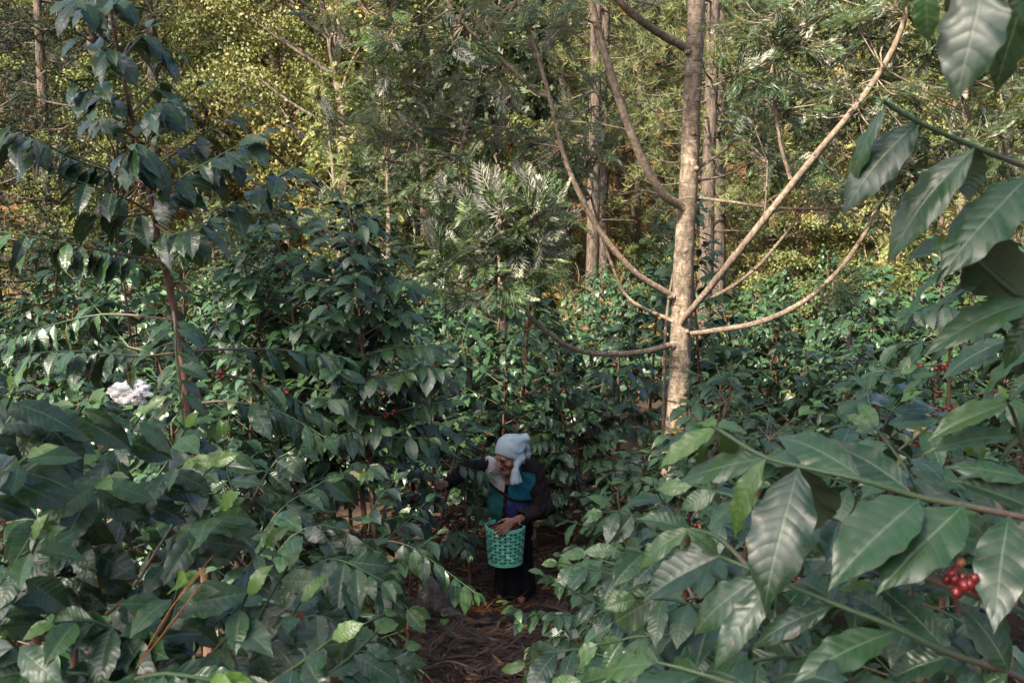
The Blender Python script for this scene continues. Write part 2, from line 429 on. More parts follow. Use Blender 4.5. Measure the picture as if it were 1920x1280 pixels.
RHOMB = (np.array([[0, 0, 0], [.30, .45, .10], [0, 1, -.10], [-.30, .45, .10]]), np.array([[0, 1, 2, 3]]), np.array([[.5, 0], [1, .5], [.5, 1], [0, .5]]))
SPIKE = (np.array([[-.5, 0, 0], [.5, 0, 0], [0, 1, 0]]), np.array([[0, 1, 2]]), np.array([[0, 0], [1, 0], [.5, 1]]))

def uvsphere(nu=8, nv=5):
    V = [[0, 0, 1]]; 
    for i in range(1, nv):
        th = np.pi * i / nv
        for j in range(nu):
            V.append([math.sin(th) * math.cos(2 * np.pi * j / nu), math.sin(th) * math.sin(2 * np.pi * j / nu), math.cos(th)])
    V.append([0, 0, -1]); T = []; Q = []
    for j in range(nu):
        T.append([0, 1 + j, 1 + (j + 1) % nu]); b = 1 + (nv - 2) * nu
        T.append([len(V) - 1, b + (j + 1) % nu, b + j])
        for i in range(nv - 2):
            a = 1 + i * nu; Q.append([a + j, a + nu + j, a + nu + (j + 1) % nu, a + (j + 1) % nu])
    return np.array(V, float), np.array(Q), np.array(T)
SPH = uvsphere(); SPH_LO = uvsphere(6, 4)
def berries(g, C, r, rg, lo=False):
    V, Q, T = SPH_LO if lo else SPH
    n = len(C); m = len(V)
    if n == 0: return
    rr = r * rg.uniform(0.85, 1.15, n)
    v = C[:, None] + V[None] * rr[:, None, None] * np.array([1, 1, 1.12])
    off = (np.arange(n) * m)[:, None, None]
    A = np.zeros((n, m, 3)); A[..., 2] = rg.uniform(0, 1, n)[:, None]
    g.add(v.reshape(-1, 3), (Q[None] + off).reshape(-1, 4), (T[None] + off).reshape(-1, 3), A.reshape(-1, 3))

def put_leaves(gl, lod, P, D, N, L, W, rnd, tint, rg):
    P, D, N = map(np.asarray, (P, D, N)); L, W, rnd, tint = map(np.asarray, (L, W, rnd, tint))
    if len(P) == 0: return
    k = rg.integers(0, len(LEAF[lod]), len(P))
    if lod == 'H': rnd = rnd * .98
    for i, t in enumerate(LEAF[lod]):
        m = k == i
        if m.any(): instance(gl, t, P[m], D[m], N[m], L[m], W[m], rnd[m], tint[m])

def leafy_branch(gt, gl, gc, pts, rg, lod='N', leaf=0.13, spacing=0.055, start=0.25, droop=0.55, rad=(0.0045, 0.0018), cherry=0.0, young=0.25, spread=0.8, flat=0.0, keep=0.95, berry_r=0.0075, face=None):
    """a side branch with leaf pairs, cherries at its older nodes"""
    _, Lt = resample(pts, 8)
    n = max(4, int(Lt / spacing) + 1)
    P, _ = resample(pts, n)
    T = nrm(np.gradient(P, axis=0)); Z = np.array([0, 0, 1.0])
    if gt is not None:
        q, _ = resample(pts, max(6, min(24, int(Lt / 0.05)))); tube(gt, q, rad, 5 if lod != 'H' else 8, tint=1.0, rnd=rg.uniform())
    lp, ld_, ln, ll, lw, lr, lt = [], [], [], [], [], [], []
    cb = []
    for i in range(n):
        f = i / (n - 1)
        S = nrm(np.cross(T[i], Z)) if abs(T[i][2]) < 0.97 else nrm(np.cross(T[i], [0.3, 1, 0]))
        U = np.cross(S, T[i])
        if cherry and 0.08 < f < 0.75 and rg.uniform() < cherry:
            kk = rg.integers(4, 11); a = rg.uniform(0, 6.28, kk)
            cb.append(P[i] + (S[None] * np.cos(a)[:, None] + U[None] * np.sin(a)[:, None]) * rg.uniform(0.007, 0.016, kk)[:, None] + T[i] * rg.uniform(-0.012, 0.012, kk)[:, None] - Z * 0.003)
        if f < start: continue
        last = i == n - 1
        yv = 1.0 if last else max(0, (f - 0.82) / 0.18) * 0.6
        for s in (-1, 1):
            if not last and rg.uniform() > keep: continue
            dr = droop * rg.uniform(0.5, 1.4) * (0.35 if last else 1)
            D = S * s * (spread if not last else 0.35) + T[i] * (0.55 + 0.25 * f + (0.6 if last else 0)) - Z * dr + rg.normal(size=3) * 0.20
            N = (Z * (0.8 + flat) + SUN * 0.55 if face is None else np.array(face)) + S * s * 0.35 * rg.normal() + T[i] * rg.uniform(-0.1, 0.5) + rg.normal(size=3) * 0.18
            sz = leaf * rg.uniform(0.66, 1.2) * (0.55 if last else (1.0 if f < 0.85 else 0.85)) * (0.8 + 0.2 * min(1, f / 0.5))
            lp.append(P[i] + S * s * 0.006); ld_.append(D); ln.append(N); ll.append(sz); lw.append(rg.uniform(0.95, 1.25)); lr.append(rg.uniform())
            lt.append(yv * young * rg.uniform(0.6, 1.4) + (0.12 * rg.uniform() if rg.uniform() < 0.15 else 0))
    put_leaves(gl, lod, lp, ld_, ln, ll, lw, lr, np.clip(lt, 0, 1), rg)
    if gc is not None:
        for c in cb:
            if isinstance(gc, list): gc.append(Geo()); berries(gc[-1], c, berry_r, rg)
            else: berries(gc, c, berry_r, rg, lod in 'MF')

def coffee_parts(root, branches, stems, leafmat, origin=(0, 0, 0), split=True):
    """stems: list of Geo; branches: list of (twig, leaves, cherries) Geos; meshes are relative to origin"""
    for g in stems:
        o = g.build('stem', M['stem'], root)
    if split:
        for gt, gl, gc in branches:
            b = gt.build('branch', M['twig'], root)
            if gl.n: gl.build('foliage', leafmat, b)
            for q in gc: q.build('cherry_cluster', M['cherry'], b)

def generic_coffee(seed, H, lod, Lmax=0.75, split=False, leaf=0.16, base=0.22, cherry=0.10, nstem=1, step=0.085, lean=0.06, keep=0.9):
    """one coffee plant in its own space -> (stem geos, [(twig, leaves, cherries)])"""
    rg = np.random.default_rng(seed); stems = []; brs = []
    mt, ml, mc = Geo(), Geo(), Geo()
    for k in range(nstem):
        hh = H * (1 if k == 0 else rg.uniform(0.75, 0.95))
        off = np.array([0, 0, 0]) if nstem == 1 else np.array([rg.normal() * 0.06, rg.normal() * 0.06, 0])
        top = np.array([rg.normal() * lean * 2, rg.normal() * lean * 2, hh]) + off * 4 * (nstem > 1)
        mid = top * 0.5 + np.array([rg.normal(), rg.normal(), 0]) * lean * 0.5; mid[2] = hh * 0.5
        sp, _ = resample([off, mid, top], 14)
        g = Geo(); tube(g, sp, (0.021, 0.015, 0.005), 7, lump=0.05, seed=seed); stems.append(g)
        az = rg.uniform(0, 6.28); z = hh * base
        while z < hh - 0.02:
            f = z / hh; p = np.array([np.interp(z, sp[:, 2], sp[:, c]) for c in range(3)])
            L = Lmax * (1 - f) ** 0.62 * (0.55 + 0.45 * min(1, (f - base + 0.12) / 0.3)) * rg.uniform(0.75, 1.15) + 0.07
            el = R(8 + 45 * f ** 2) + rg.normal() * 0.1
            for s in (0, 1):
                if rg.uniform() > keep: continue
                a = az + s * np.pi + rg.normal() * 0.22
                h = np.array([math.cos(a), math.sin(a), 0])
                d0 = h * math.cos(el) + np.array([0, 0, math.sin(el)])
                sag = L * L * rg.uniform(0.12, 0.42)
                side = np.array([-h[1], h[0], 0]) * rg.normal() * 0.08 * L
                pts = [p, p + d0 * L * 0.35 - np.array([0, 0, sag * 0.12]) + side * .5, p + d0 * L * 0.7 - np.array([0, 0, sag * 0.5]) + side, p + d0 * L - np.array([0, 0, sag])]
                if split: gt, gl, gc = Geo(), Geo(), []; brs.append((gt, gl, gc))
                else: gt, gl, gc = mt, ml, mc
                leafy_branch(gt, gl, gc, pts, rg, lod, leaf * (0.8 + 0.2 * min(1, (1 - f) * 3)), start=0.22 + 0.3 * (1 - f) * rg.uniform(0.3, 1), droop=rg.uniform(0.35, 0.85),
                             cherry=cherry if f < 0.75 else 0, rad=(0.0045, 0.002))
            az += np.pi / 2 + rg.normal() * 0.15; z += step * rg.uniform(0.8, 1.2)
    if not split: brs.append((mt, ml, mc))
    return stems, brs

def make_coffee(seed, H, lod, split, **k):
    root = empty('coffee_plant', (0, 0, 0))
    stems, brs = generic_coffee(seed, H, lod, split=split, **k)
    lm = M['coffee'] if lod in 'HN' else M['coffee_far']
    if split: coffee_parts(root, brs, stems, lm)
    else:
        for g in stems: g.build('stem', M['stem'], root)
        gt, gl, gc = brs[0]
        gt.build('branches', M['twig'], root); gl.build('foliage', lm, root)
        c = gc.build('cherries', M['cherry'], root)
        if c: c['kind'] = 'stuff'
    return root

# ------------------------------------------------------------------ the near coffee plants, branch by branch
def hero_plant(loc, stems, branches, label, lod='H', leaves=None, seed=0, leaf=0.14, group=None, extra=None, bare=None):
    """stems: [(points, radii)] in world space; branches: [(points, options)]; leaves: explicit leaves per branch index"""
    loc = np.array(loc, float); rg = np.random.default_rng(seed)
    root = empty('coffee_plant', loc); tag(root, label, 'coffee plant', group)
    for pts, rad in stems:
        g = Geo(); q, _ = resample(np.asarray(pts) - loc, 40); tube(g, q, rad, 10, lump=0.05, seed=seed); g.build('stem', M['stem'], root)
    for i, (pts, op) in enumerate(branches):
        gt, gl, gc = Geo(), Geo(), []
        op = dict(op); ex = op.pop('explicit', None); bare_ = op.pop('bare', False); ch = op.pop('cherries_at', None)
        pts = np.asarray(pts) - loc
        if ex is not None or bare_:
            q, Lt = resample(pts, 24); tube(gt, q, op.get('rad', (0.005, 0.0025)), 8, tint=0.0 if bare_ else 1.0, rnd=rg.uniform())
            if ex:
                P, D, N, L, W, rr, tt = [], [], [], [], [], [], []
                for (bx, by, bY, tx, ty, tY, wd, tn, nv) in ex:
                    b = at(bx, by, bY); t = at(tx, ty, tY); d = t - b
                    n = nrm(CAM - b) * 0.75 + np.array([0, 0, 0.65]) if nv is None else np.array(nv, float)
                    P.append(b - loc); D.append(d); N.append(n); L.append(np.linalg.norm(d) * 1.04); W.append(wd / 0.42 * .82); rr.append(rg.uniform(0.1, 0.95)); tt.append(tn)
                    k, _ = resample([b - loc, b - loc + nrm(d) * 0.01], 2)
                put_leaves(gl, lod, P, D, N, L, W, rr, tt, rg)
        else:
            leafy_branch(gt, gl, gc, pts, rg, lod, **{'leaf': leaf, **op})
        if ch is not None:
            for c, k, sp in ch: gc.append(Geo()); berries(gc[-1], np.asarray(c) - loc + rg.normal(size=(k, 3)) * sp * .75, 0.0056, rg)
        b = gt.build('branch', M['twig'], root)
        if gl.n: gl.build('foliage', M['coffee'], b)
        for q in gc: q.build('cherry_cluster', M['cherry'], b)
    return root

def PX(*a):
    return [at(*p) for p in a]

def g0(x, y): return (x, y, float(gz(x, y)))

# --- tall plant on the left, its stem rising against the wood
Y = 3.0
base_ = at(345, 640, 3.1)
lx, ly = base_[0] + 0.02, 3.12
stem_px = PX((335, 625, 3.1), (322, 560, 3.09), (309, 499, 3.07), (292, 425, 3.05), (277, 340, 3.0), (254, 254, 3.0), (237, 172, 2.98), (220, 89, 2.97), (204, 0, 2.96), (200, -30, 2.96))
stems = [([np.array(g0(lx, ly)) - [0, 0, .05], np.array([lx + .01, ly, 1.6])] + stem_px, (0.024, 0.021, 0.015, 0.009, 0.004))]
o = dict(leaf=0.106, spacing=0.036, droop=0.85, start=0.2, spread=0.6, young=0.2, keep=0.88)
br = [
    (PX((212, 50, 2.96), (190, 32, 2.92), (165, 22, 2.88)), dict(o, leaf=.10, start=.35)), (PX((210, 45, 2.96), (232, 22, 3.0), (262, 8, 3.05)), dict(o, leaf=.10, start=.4)), (PX((205, 0, 2.96), (180, -20, 2.94), (150, -25, 2.9)), dict(o, leaf=.10, start=.3)), (PX((206, 5, 2.96), (212, -5, 2.85), (222, -2, 2.76)), dict(o, leaf=.10, start=.3)),
    (PX((225, 105, 2.97), (180, 84, 2.93), (135, 55, 2.86)), dict(o, leaf=.11, start=.45)),
    (PX((232, 110, 2.97), (246, 90, 3.02), (280, 52, 3.08)), dict(o, leaf=.11, start=.5)),
    (PX((226, 110, 2.97), (215, 100, 2.8), (200, 95, 2.68)), dict(o, leaf=.12, start=.4)),
    (PX((240, 215, 3.0), (180, 175, 2.95), (115, 143, 2.88)), dict(o, start=.35)),
    (PX((245, 215, 3.0), (280, 180, 3.05), (318, 138, 3.1)), dict(o, start=.5)),
    (PX((256, 258, 3.0), (310, 212, 2.95), (372, 163, 2.9)), dict(o, start=.4)),
    (PX((252, 258, 3.0), (210, 232, 2.85), (172, 208, 2.72)), dict(o, start=.35)),
    (PX((278, 345, 3.0), (230, 325, 3.0), (120, 285, 2.95), (0, 243, 2.9), (-40, 232, 2.9)), dict(o, start=.15, leaf=.12)),
    (PX((274, 320, 3.0), (340, 280, 3.0), (400, 238, 3.0), (456, 199, 3.0)), dict(o, start=.2)),
    (PX((284, 398, 3.02), (344, 352, 2.95), (420, 300, 2.9), (490, 252, 2.85)), dict(o, start=.2)),
    (PX((270, 320, 3.0), (262, 295, 2.8), (255, 270, 2.62)), dict(o, start=.3, leaf=.115)),
    (PX((285, 400, 3.0), (230, 370, 2.9), (110, 328, 2.75)), dict(o, start=.3, leaf=.115)),
    (PX((306, 505, 3.05), (390, 420, 3.0), (470, 362, 2.95), (542, 322, 2.9)), dict(o, start=.35, leaf=.115)),
    (PX((302, 490, 3.05), (244, 480, 3.0), (120, 455, 2.9), (15, 437, 2.8), (-30, 430, 2.8)), dict(o, start=.12, leaf=.12, droop=1.2)),
    (PX((290, 420, 3.05), (330, 440, 2.85), (400, 410, 2.7)), dict(o, start=.3)),
    (PX((300, 470, 3.05), (275, 450, 3.2), (200, 420, 3.35)), dict(o, start=.3)),
    (PX((325, 580, 3.1), (328, 610, 2.95), (331, 680, 2.85), (338, 740, 2.8), (345, 800, 2.78)), dict(o, start=.2, leaf=.12, droop=0.05, spread=1.15, flat=0.6, spacing=.042)),
    (PX((330, 600, 3.1), (240, 590, 3.15), (170, 592, 3.2), (60, 620, 3.1), (0, 640, 3.0)), dict(o, start=.45, leaf=.115)),
    (PX((335, 660, 3.1), (265, 668, 3.0), (140, 658, 2.9), (30, 665, 2.8)), dict(o, start=.3, leaf=.115)),
    (PX((335, 660, 3.1), (420, 655, 3.2), (520, 655, 3.3), (640, 668, 3.35)), dict(o, start=.4, leaf=.12)),
    (PX((335, 700, 3.1), (400, 700, 3.2), (520, 730, 3.3), (620, 790, 3.35)), dict(o, start=.35, leaf=.12, cherry=.2)),
    (PX((338, 760, 3.1), (420, 752, 3.1), (520, 770, 3.1), (610, 820, 3.1)), dict(o, start=.35, leaf=.13)),
    (PX((335, 640, 3.1), (252, 655, 3.2), (210, 610, 3.25), (165, 560, 3.3)), dict(o, start=.75, leaf=.1)),
]
jr = np.random.default_rng(8)
for pts, op in list(br[3:16:2]):      # a second, shorter branch beside most nodes fills the crown
    a0 = np.array(pts[0]); e = np.array(pts[-1]) - a0
    br.append(([a0, a0 + e * .4 + jr.normal(size=3) * [.02, .05, .02], a0 + e * .72 + jr.normal(size=3) * [.05, .10, .05] - [0, 0, .03]], dict(op, start=.25)))
hero_plant(g0(lx, ly), stems, br, 'tall thin coffee plant with drooping dark leaves standing against the wood, left foreground', 'H', seed=21)

# --- low bushy plant in the left foreground, right under the viewer
o = dict(face=(-.15, -.95, .75), leaf=0.108, spacing=0.032, droop=0.75, start=0.1, spread=0.75, young=0.65, keep=0.98, rad=(.005, .0025))
sx_, sy_ = -0.98, 2.0; S0 = np.array(g0(sx_, sy_))
stems = [([S0 - [0, 0, .05], S0 + [.05, -.05, .5], S0 + [.1, -.1, 1.05]], (0.02, 0.014, 0.006)), ([S0 - [0, 0, .05], S0 + [.25, -.12, .4], S0 + [.40, -.2, .9]], (0.018, 0.012, 0.006))]
br = [
    (PX((60, 1010, 2.0), (130, 960, 1.9), (195, 900, 1.75)), o), (PX((140, 1020, 2.1), (240, 960, 2.0), (300, 900, 1.95), (350, 866, 1.9)), o),
    (PX((200, 1150, 2.0), (330, 1045, 1.9), (418, 952, 1.8)), o), (PX((40, 940, 2.0), (60, 840, 1.9), (95, 765, 1.8)), o),
    (PX((70, 900, 2.1), (120, 830, 2.05), (160, 752, 1.95)), o), (PX((130, 950, 2.3), (220, 840, 2.25), (268, 775, 2.2)), o),
    (PX((-40, 860, 1.8), (0, 790, 1.75), (25, 735, 1.7)), o), (PX((-60, 980, 1.7), (0, 900, 1.65), (60, 850, 1.6)), o),
    (PX((260, 1250, 1.75), (310, 1170, 1.68), (335, 1100, 1.62)), dict(o, leaf=.14, droop=.35, spacing=.032)), (PX((330, 1230, 1.75), (260, 1212, 1.65), (190, 1165, 1.6), (100, 1168, 1.55)), o),
    (PX((330, 1290, 1.7), (420, 1200, 1.7), (465, 1110, 1.7)), o), (PX((420, 1280, 1.8), (520, 1190, 1.8), (565, 1125, 1.8)), o),
    (PX((480, 1300, 1.65), (560, 1245, 1.62), (625, 1195, 1.6)), o), (PX((120, 1300, 1.6), (60, 1245, 1.55), (10, 1190, 1.5)), o),
    (PX((120, 1130, 1.9), (60, 1080, 1.8), (-10, 1050, 1.7)), o), (PX((190, 1100, 1.95), (170, 1040, 1.9), (120, 1000, 1.8)), o),
    (PX((260, 1180, 1.9), (300, 1100, 1.95), (380, 1050, 1.95)), o), (PX((560, 1300, 1.9), (640, 1245, 1.95), (705, 1185, 2.0)), o), (PX((600, 1330, 2.3), (690, 1262, 2.35), (760, 1215, 2.4)), o), (PX((560, 1320, 2.4), (640, 1200, 2.4), (720, 1150, 2.45)), o),
    (PX((200, 1290, 1.6), (300, 1262, 1.5), (400, 1275, 1.4)), o), (PX((60, 1150, 1.9), (120, 1105, 1.95), (160, 1090, 2.0)), dict(o, start=.6, cherries_at=[(at(148, 1085, 1.98), 9, 0.012)])),
    (PX((150, 1210, 2.0), (260, 1120, 2.1), (330, 1010, 2.1)), o), (PX((0, 1130, 2.0), (90, 990, 2.1), (150, 870, 2.2)), o), (PX((300, 1200, 2.1), (430, 1100, 2.2), (500, 1020, 2.2)), o),
    (PX((250, 1100, 2.3), (340, 960, 2.4), (400, 870, 2.4)), dict(o, leaf=.14)), (PX((180, 1000, 2.4), (290, 900, 2.5), (350, 800, 2.5)), dict(o, leaf=.14)),
    (PX((-60, 1240, 1.7), (20, 1130, 1.65), (70, 1010, 1.6)), o), (PX((380, 1300, 2.0), (440, 1230, 2.0), (540, 1060, 2.05)), o),
    (PX((30, 1290, 1.7), (140, 1260, 1.6), (230, 1290, 1.5)), o), (PX((600, 1310, 1.6), (520, 1285, 1.5), (450, 1290, 1.4)), o),
]
hero_plant(S0, stems, br, 'bushy coffee plant with big dusty leaves filling the lower left corner', 'H', seed=33)

# --- bush between that one and the path, with long fronds reaching right
o = dict(face=(-.15, -.95, .75), leaf=0.135, spacing=0.045, droop=0.75, start=0.12, spread=0.75, young=0.3, keep=0.97)
S0 = np.array(g0(-0.78, 3.0))
stems = [([S0 - [0, 0, .05], S0 + [0, .02, .5], S0 + [.05, .05, 1.1]], (0.02, 0.015, 0.006))]
br = [
    (PX((520, 1220, 2.7), (610, 1100, 2.6), (690, 1085, 2.55), (765, 1140, 2.5)), o), (PX((500, 1180, 2.9), (600, 1130, 2.8), (680, 1180, 2.7), (740, 1240, 2.65)), o),
    (PX((480, 1120, 3.0), (540, 1010, 3.0), (620, 985, 3.0), (700, 1030, 3.0)), o), (PX((470, 1060, 3.1), (520, 960, 3.1), (610, 900, 3.15)), o),
    (PX((480, 1200, 2.8), (560, 1160, 2.5), (620, 1160, 2.4), (690, 1240, 2.35)), o), (PX((470, 1000, 3.1), (430, 900, 3.1), (420, 820, 3.1)), o),
    (PX((480, 1080, 3.0), (400, 1000, 3.0), (330, 980, 2.9)), o), (PX((500, 1240, 2.7), (600, 1230, 2.5), (650, 1270, 2.3)), o),
    (PX((480, 1040, 3.1), (560, 920, 3.3), (660, 880, 3.5)), o), (PX((460, 960, 3.2), (520, 860, 3.3), (590, 830, 3.3)), o), (PX((470, 960, 3.2), (400, 880, 3.3), (370, 830, 3.35)), o),
    (PX((490, 1140, 2.9), (590, 1060, 2.7), (640, 1050, 2.6), (720, 1090, 2.5)), o),
    (PX((440, 868, 3.6), (520, 945, 3.5), (590, 1005, 3.4), (650, 1065, 3.3)), dict(bare=True, rad=(.006, .004))), (PX((520, 1050, 3.2), (560, 1085, 3.15), (592, 1115, 3.1)), dict(bare=True, rad=(.005, .004))),
]
hero_plant(S0, stems, br, 'coffee bush with bare diagonal twigs between the lower left corner and the path', 'H', seed=35)

# --- right foreground: a plant whose top reaches in high at the right edge
def lv(bx, by, tx, ty, Yb, wd=0.42, tn=0.0, dY=0.0, nv=None): return (bx, by, Yb, tx, ty, Yb + dY, wd, tn, nv)
S0 = np.array(g0(1.0, 1.25))
up = at(1960, 420, 1.2)
stems = [([S0 - [0, 0, .05], S0 + [0, 0, .6], S0 + [-.05, 0, 1.15], up + [.1, 0, .3], up + [.12, 0, .6]], (0.02, 0.016, 0.011, 0.007, 0.004))]
up_n = (-0.2, -0.5, 0.8)
br = [
    (PX((2000, 345, 1.25), (1910, 308, 1.2), (1828, 276, 1.16), (1730, 233, 1.12), (1655, 190, 1.1)), dict(rad=(.0042, .0026), explicit=[
        lv(1663, 198, 1548, 368, 1.10, .24, .05, .02, (-0.9, -0.6, 0.3)), lv(1723, 227, 1569, 368, 1.12, .44, 0, -.03), lv(1734, 231, 1627, 344, 1.13, .36, .1, .05, (-.5, .8, .2)),
        lv(1827, 278, 1640, 460, 1.15, .36, 0, -.02), lv(1832, 276, 1797, 368, 1.17, .85, .0, .03, (-.1, .9, -.2)), lv(1935, 325, 1765, 478, 1.18, .42, 0, -.08),
        lv(1660, 192, 1640, 178, 1.1, .3, .6, 0), lv(1930, 320, 1960, 440, 1.2, .5, 0, 0)])),
    (PX((2010, 640, 1.3), (1920, 565, 1.22), (1860, 515, 1.18), (1800, 458, 1.14)), dict(rad=(.0042, .0026), explicit=[
        lv(1816, 475, 1650, 567, 1.15, .20, .1, -.03, (-.3, .2, .9)), lv(1861, 522, 1694, 577, 1.18, .26, 0, .04, (-.2, -.1, .9)), lv(1945, 562, 1742, 612, 1.2, .34, 0, -.04),
        lv(1800, 458, 1690, 470, 1.14, .5, .35, .05), lv(1803, 460, 1822, 420, 1.14, .5, .3, .05), lv(1815, 472, 1885, 512, 1.16, .75, 0, .08, (0, .9, .3)), lv(1862, 520, 1935, 575, 1.2, .6, 0, .1, (0, .9, .3)),
        lv(1945, 580, 1870, 690, 1.22, .4, 0, 0)])),
    (PX((2000, -130, .85), (1900, -80, .8), (1800, -50, .76), (1730, -30, .74)), dict(rad=(.0040, .0025), explicit=[
        lv(1735, -30, 1742, 84, .74, .5, .1, 0), lv(1850, -60, 1795, 165, .76, .55, 0, -.03), lv(1935, -40, 1846, 190, .8, .34, .05, .03), lv(1940, -60, 1990, 160, .8, .5), lv(1800, -50, 1840, 60, .78, .4, 0, .08)])),
    (PX((1990, 960, 1.35), (1925, 850, 1.28), (1905, 790, 1.25), (1888, 745, 1.22)), dict(rad=(.0040, .0025), explicit=[
        lv(1889, 757, 1745, 802, 1.22, .36, .3, -.02), lv(1905, 818, 1753, 812, 1.25, .30, .1, -.03), lv(1890, 755, 1960, 775, 1.22, .5, .3), lv(1892, 748, 1820, 745, 1.23, .4, .5, .06), lv(1915, 825, 1830, 872, 1.27, .5, .05, .1), lv(1888, 746, 1875, 720, 1.22, .4, .8, 0)])),
    (PX((2000, 1030, 1.35), (1930, 970, 1.25), (1960, 880, 1.2)), dict(rad=(.004, .003), explicit=[lv(1935, 900, 1788, 855, 1.2, .34), lv(1950, 960, 1810, 886, 1.2, .42), lv(1950, 690, 1880, 745, 1.3, .35)])),
    (PX((2010, 560, 1.5), (1920, 470, 1.6), (1840, 440, 1.7)), dict(leaf=.15, droop=.8, start=.1)), (PX((2010, 700, 1.6), (1920, 640, 1.7), (1850, 640, 1.8)), dict(leaf=.15, droop=.8, start=.1)),
]
hero_plant(S0, stems, br, 'coffee plant reaching in from the right edge with large backlit leaves close to the viewer', 'H', seed=41)

# --- right foreground: the low plant with very large grey green leaves and red cherries
S0 = np.array(g0(0.85, 1.05))
stems = [([S0 - [0, 0, .05], S0 + [0, 0, .4], S0 + [.02, .0, .8]], (0.02, 0.015, 0.007)), ([S0 - [0, 0, .05], S0 + [.1, .1, .4], S0 + [.02, .25, .75]], (0.018, 0.013, 0.007))]
Yf = 1.08
br = [
    (PX((1990, 985, 1.15), (1900, 966, 1.12), (1810, 948, 1.1), (1725, 932, 1.09), (1610, 898, 1.09), (1500, 874, 1.12), (1430, 855, 1.15), (1340, 800, 1.2)), dict(rad=(.0042, .0026), explicit=[
        lv(1497, 876, 1430, 1120, Yf, .50, 0, -.10), lv(1436, 860, 1331, 1005, 1.12, .34, .45, 0, (-.8, -.6, .3)), lv(1723, 936, 1563, 1065, Yf, .54, 0, -.08), lv(1809, 946, 1656, 1072, Yf, .52, 0, -.08),
        lv(1892, 966, 1862, 1150, Yf, .46, 0, -.1), lv(1612, 892, 1455, 784, 1.1, .50, 0, .06), lv(1705, 920, 1555, 805, 1.12, .44, 0, .07), lv(1735, 930, 1815, 898, 1.12, .6, 0, .1),
        lv(1440, 858, 1262, 882, 1.18, .40, .1, .02), lv(1500, 876, 1400, 812, 1.15, .4, .15, .1), lv(1345, 803, 1225, 852, 1.2, .36, .6, -.02), lv(1345, 800, 1420, 782, 1.2, .4, .7, .05),
        lv(1343, 800, 1300, 768, 1.2, .4, .8, .06), lv(1345, 800, 1395, 815, 1.2, .35, .7, .1), lv(1360, 815, 1275, 830, 1.2, .4, .5, .1), lv(1500, 876, 1560, 920, 1.12, .5, 0, .15)])),
    (PX((1940, 1290, 1.2), (1895, 1262, 1.15), (1775, 1222, 1.08), (1678, 1175, 1.06), (1562, 1130, 1.08), (1440, 1080, 1.12), (1350, 1042, 1.16)), dict(rad=(.0042, .0026), explicit=[
        lv(1562, 1134, 1392, 1192, Yf, .36), lv(1675, 1184, 1486, 1252, 1.05, .40, 0, -.04), lv(1679, 1168, 1578, 1086, 1.07, .5, 0, .05), lv(1771, 1214, 1645, 1076, 1.08, .42, 0, .04),
        lv(1778, 1230, 1652, 1262, 1.08, .55), lv(1562, 1126, 1484, 1068, 1.1, .6, 0, .06), lv(1892, 1258, 1832, 1138, 1.12, .58, 0, 0), lv(1452, 1088, 1325, 1238, 1.12, .36, 0, -.05),
        lv(1426, 1080, 1274, 1176, 1.14, .48), lv(1350, 1042, 1192, 1112, 1.18, .50), lv(1348, 1040, 1296, 985, 1.18, .5, .15), lv(1890, 1262, 1800, 1300, 1.12, .5), lv(1450, 1085, 1520, 1170, 1.12, .5, 0, .1)])),
    (PX((1500, 1330, 1.1), (1400, 1290, 1.1), (1290, 1255, 1.12), (1230, 1240, 1.15)), dict(leaf=.14, droop=.6, start=.05)),
    (PX((1780, 1330, 1.0), (1680, 1300, .98), (1560, 1290, .98), (1480, 1310, .98)), dict(leaf=.14, droop=.4, start=.05)),
    (PX((1420, 1080, 1.3), (1350, 1010, 1.35), (1295, 990, 1.38)), dict(rad=(.004, .003), explicit=[lv(1296, 990, 1170, 1050, 1.35, .36, .25), lv(1300, 995, 1200, 955, 1.4, .45, .1), lv(1350, 1015, 1250, 1060, 1.35, .45)])),
    (PX((1640, 1020, 1.12), (1700, 1060, 1.11), (1790, 1100, 1.06), (1900, 1130, 1.1)), dict(bare=True, rad=(.006, .005), cherries_at=[(at(1800, 1085, 1.04), 11, .011), (at(1690, 1068, 1.10), 3, .009), (at(1702, 990, 1.12), 3, .009), (at(1663, 1045, 1.10), 2, .009), (at(1790, 1120, 1.04), 2, .006)])),
]
om = dict(face=(-.15, -.95, .75), leaf=.108, droop=.5, start=.05, spacing=.040, young=.3, rad=(.0045, .002))
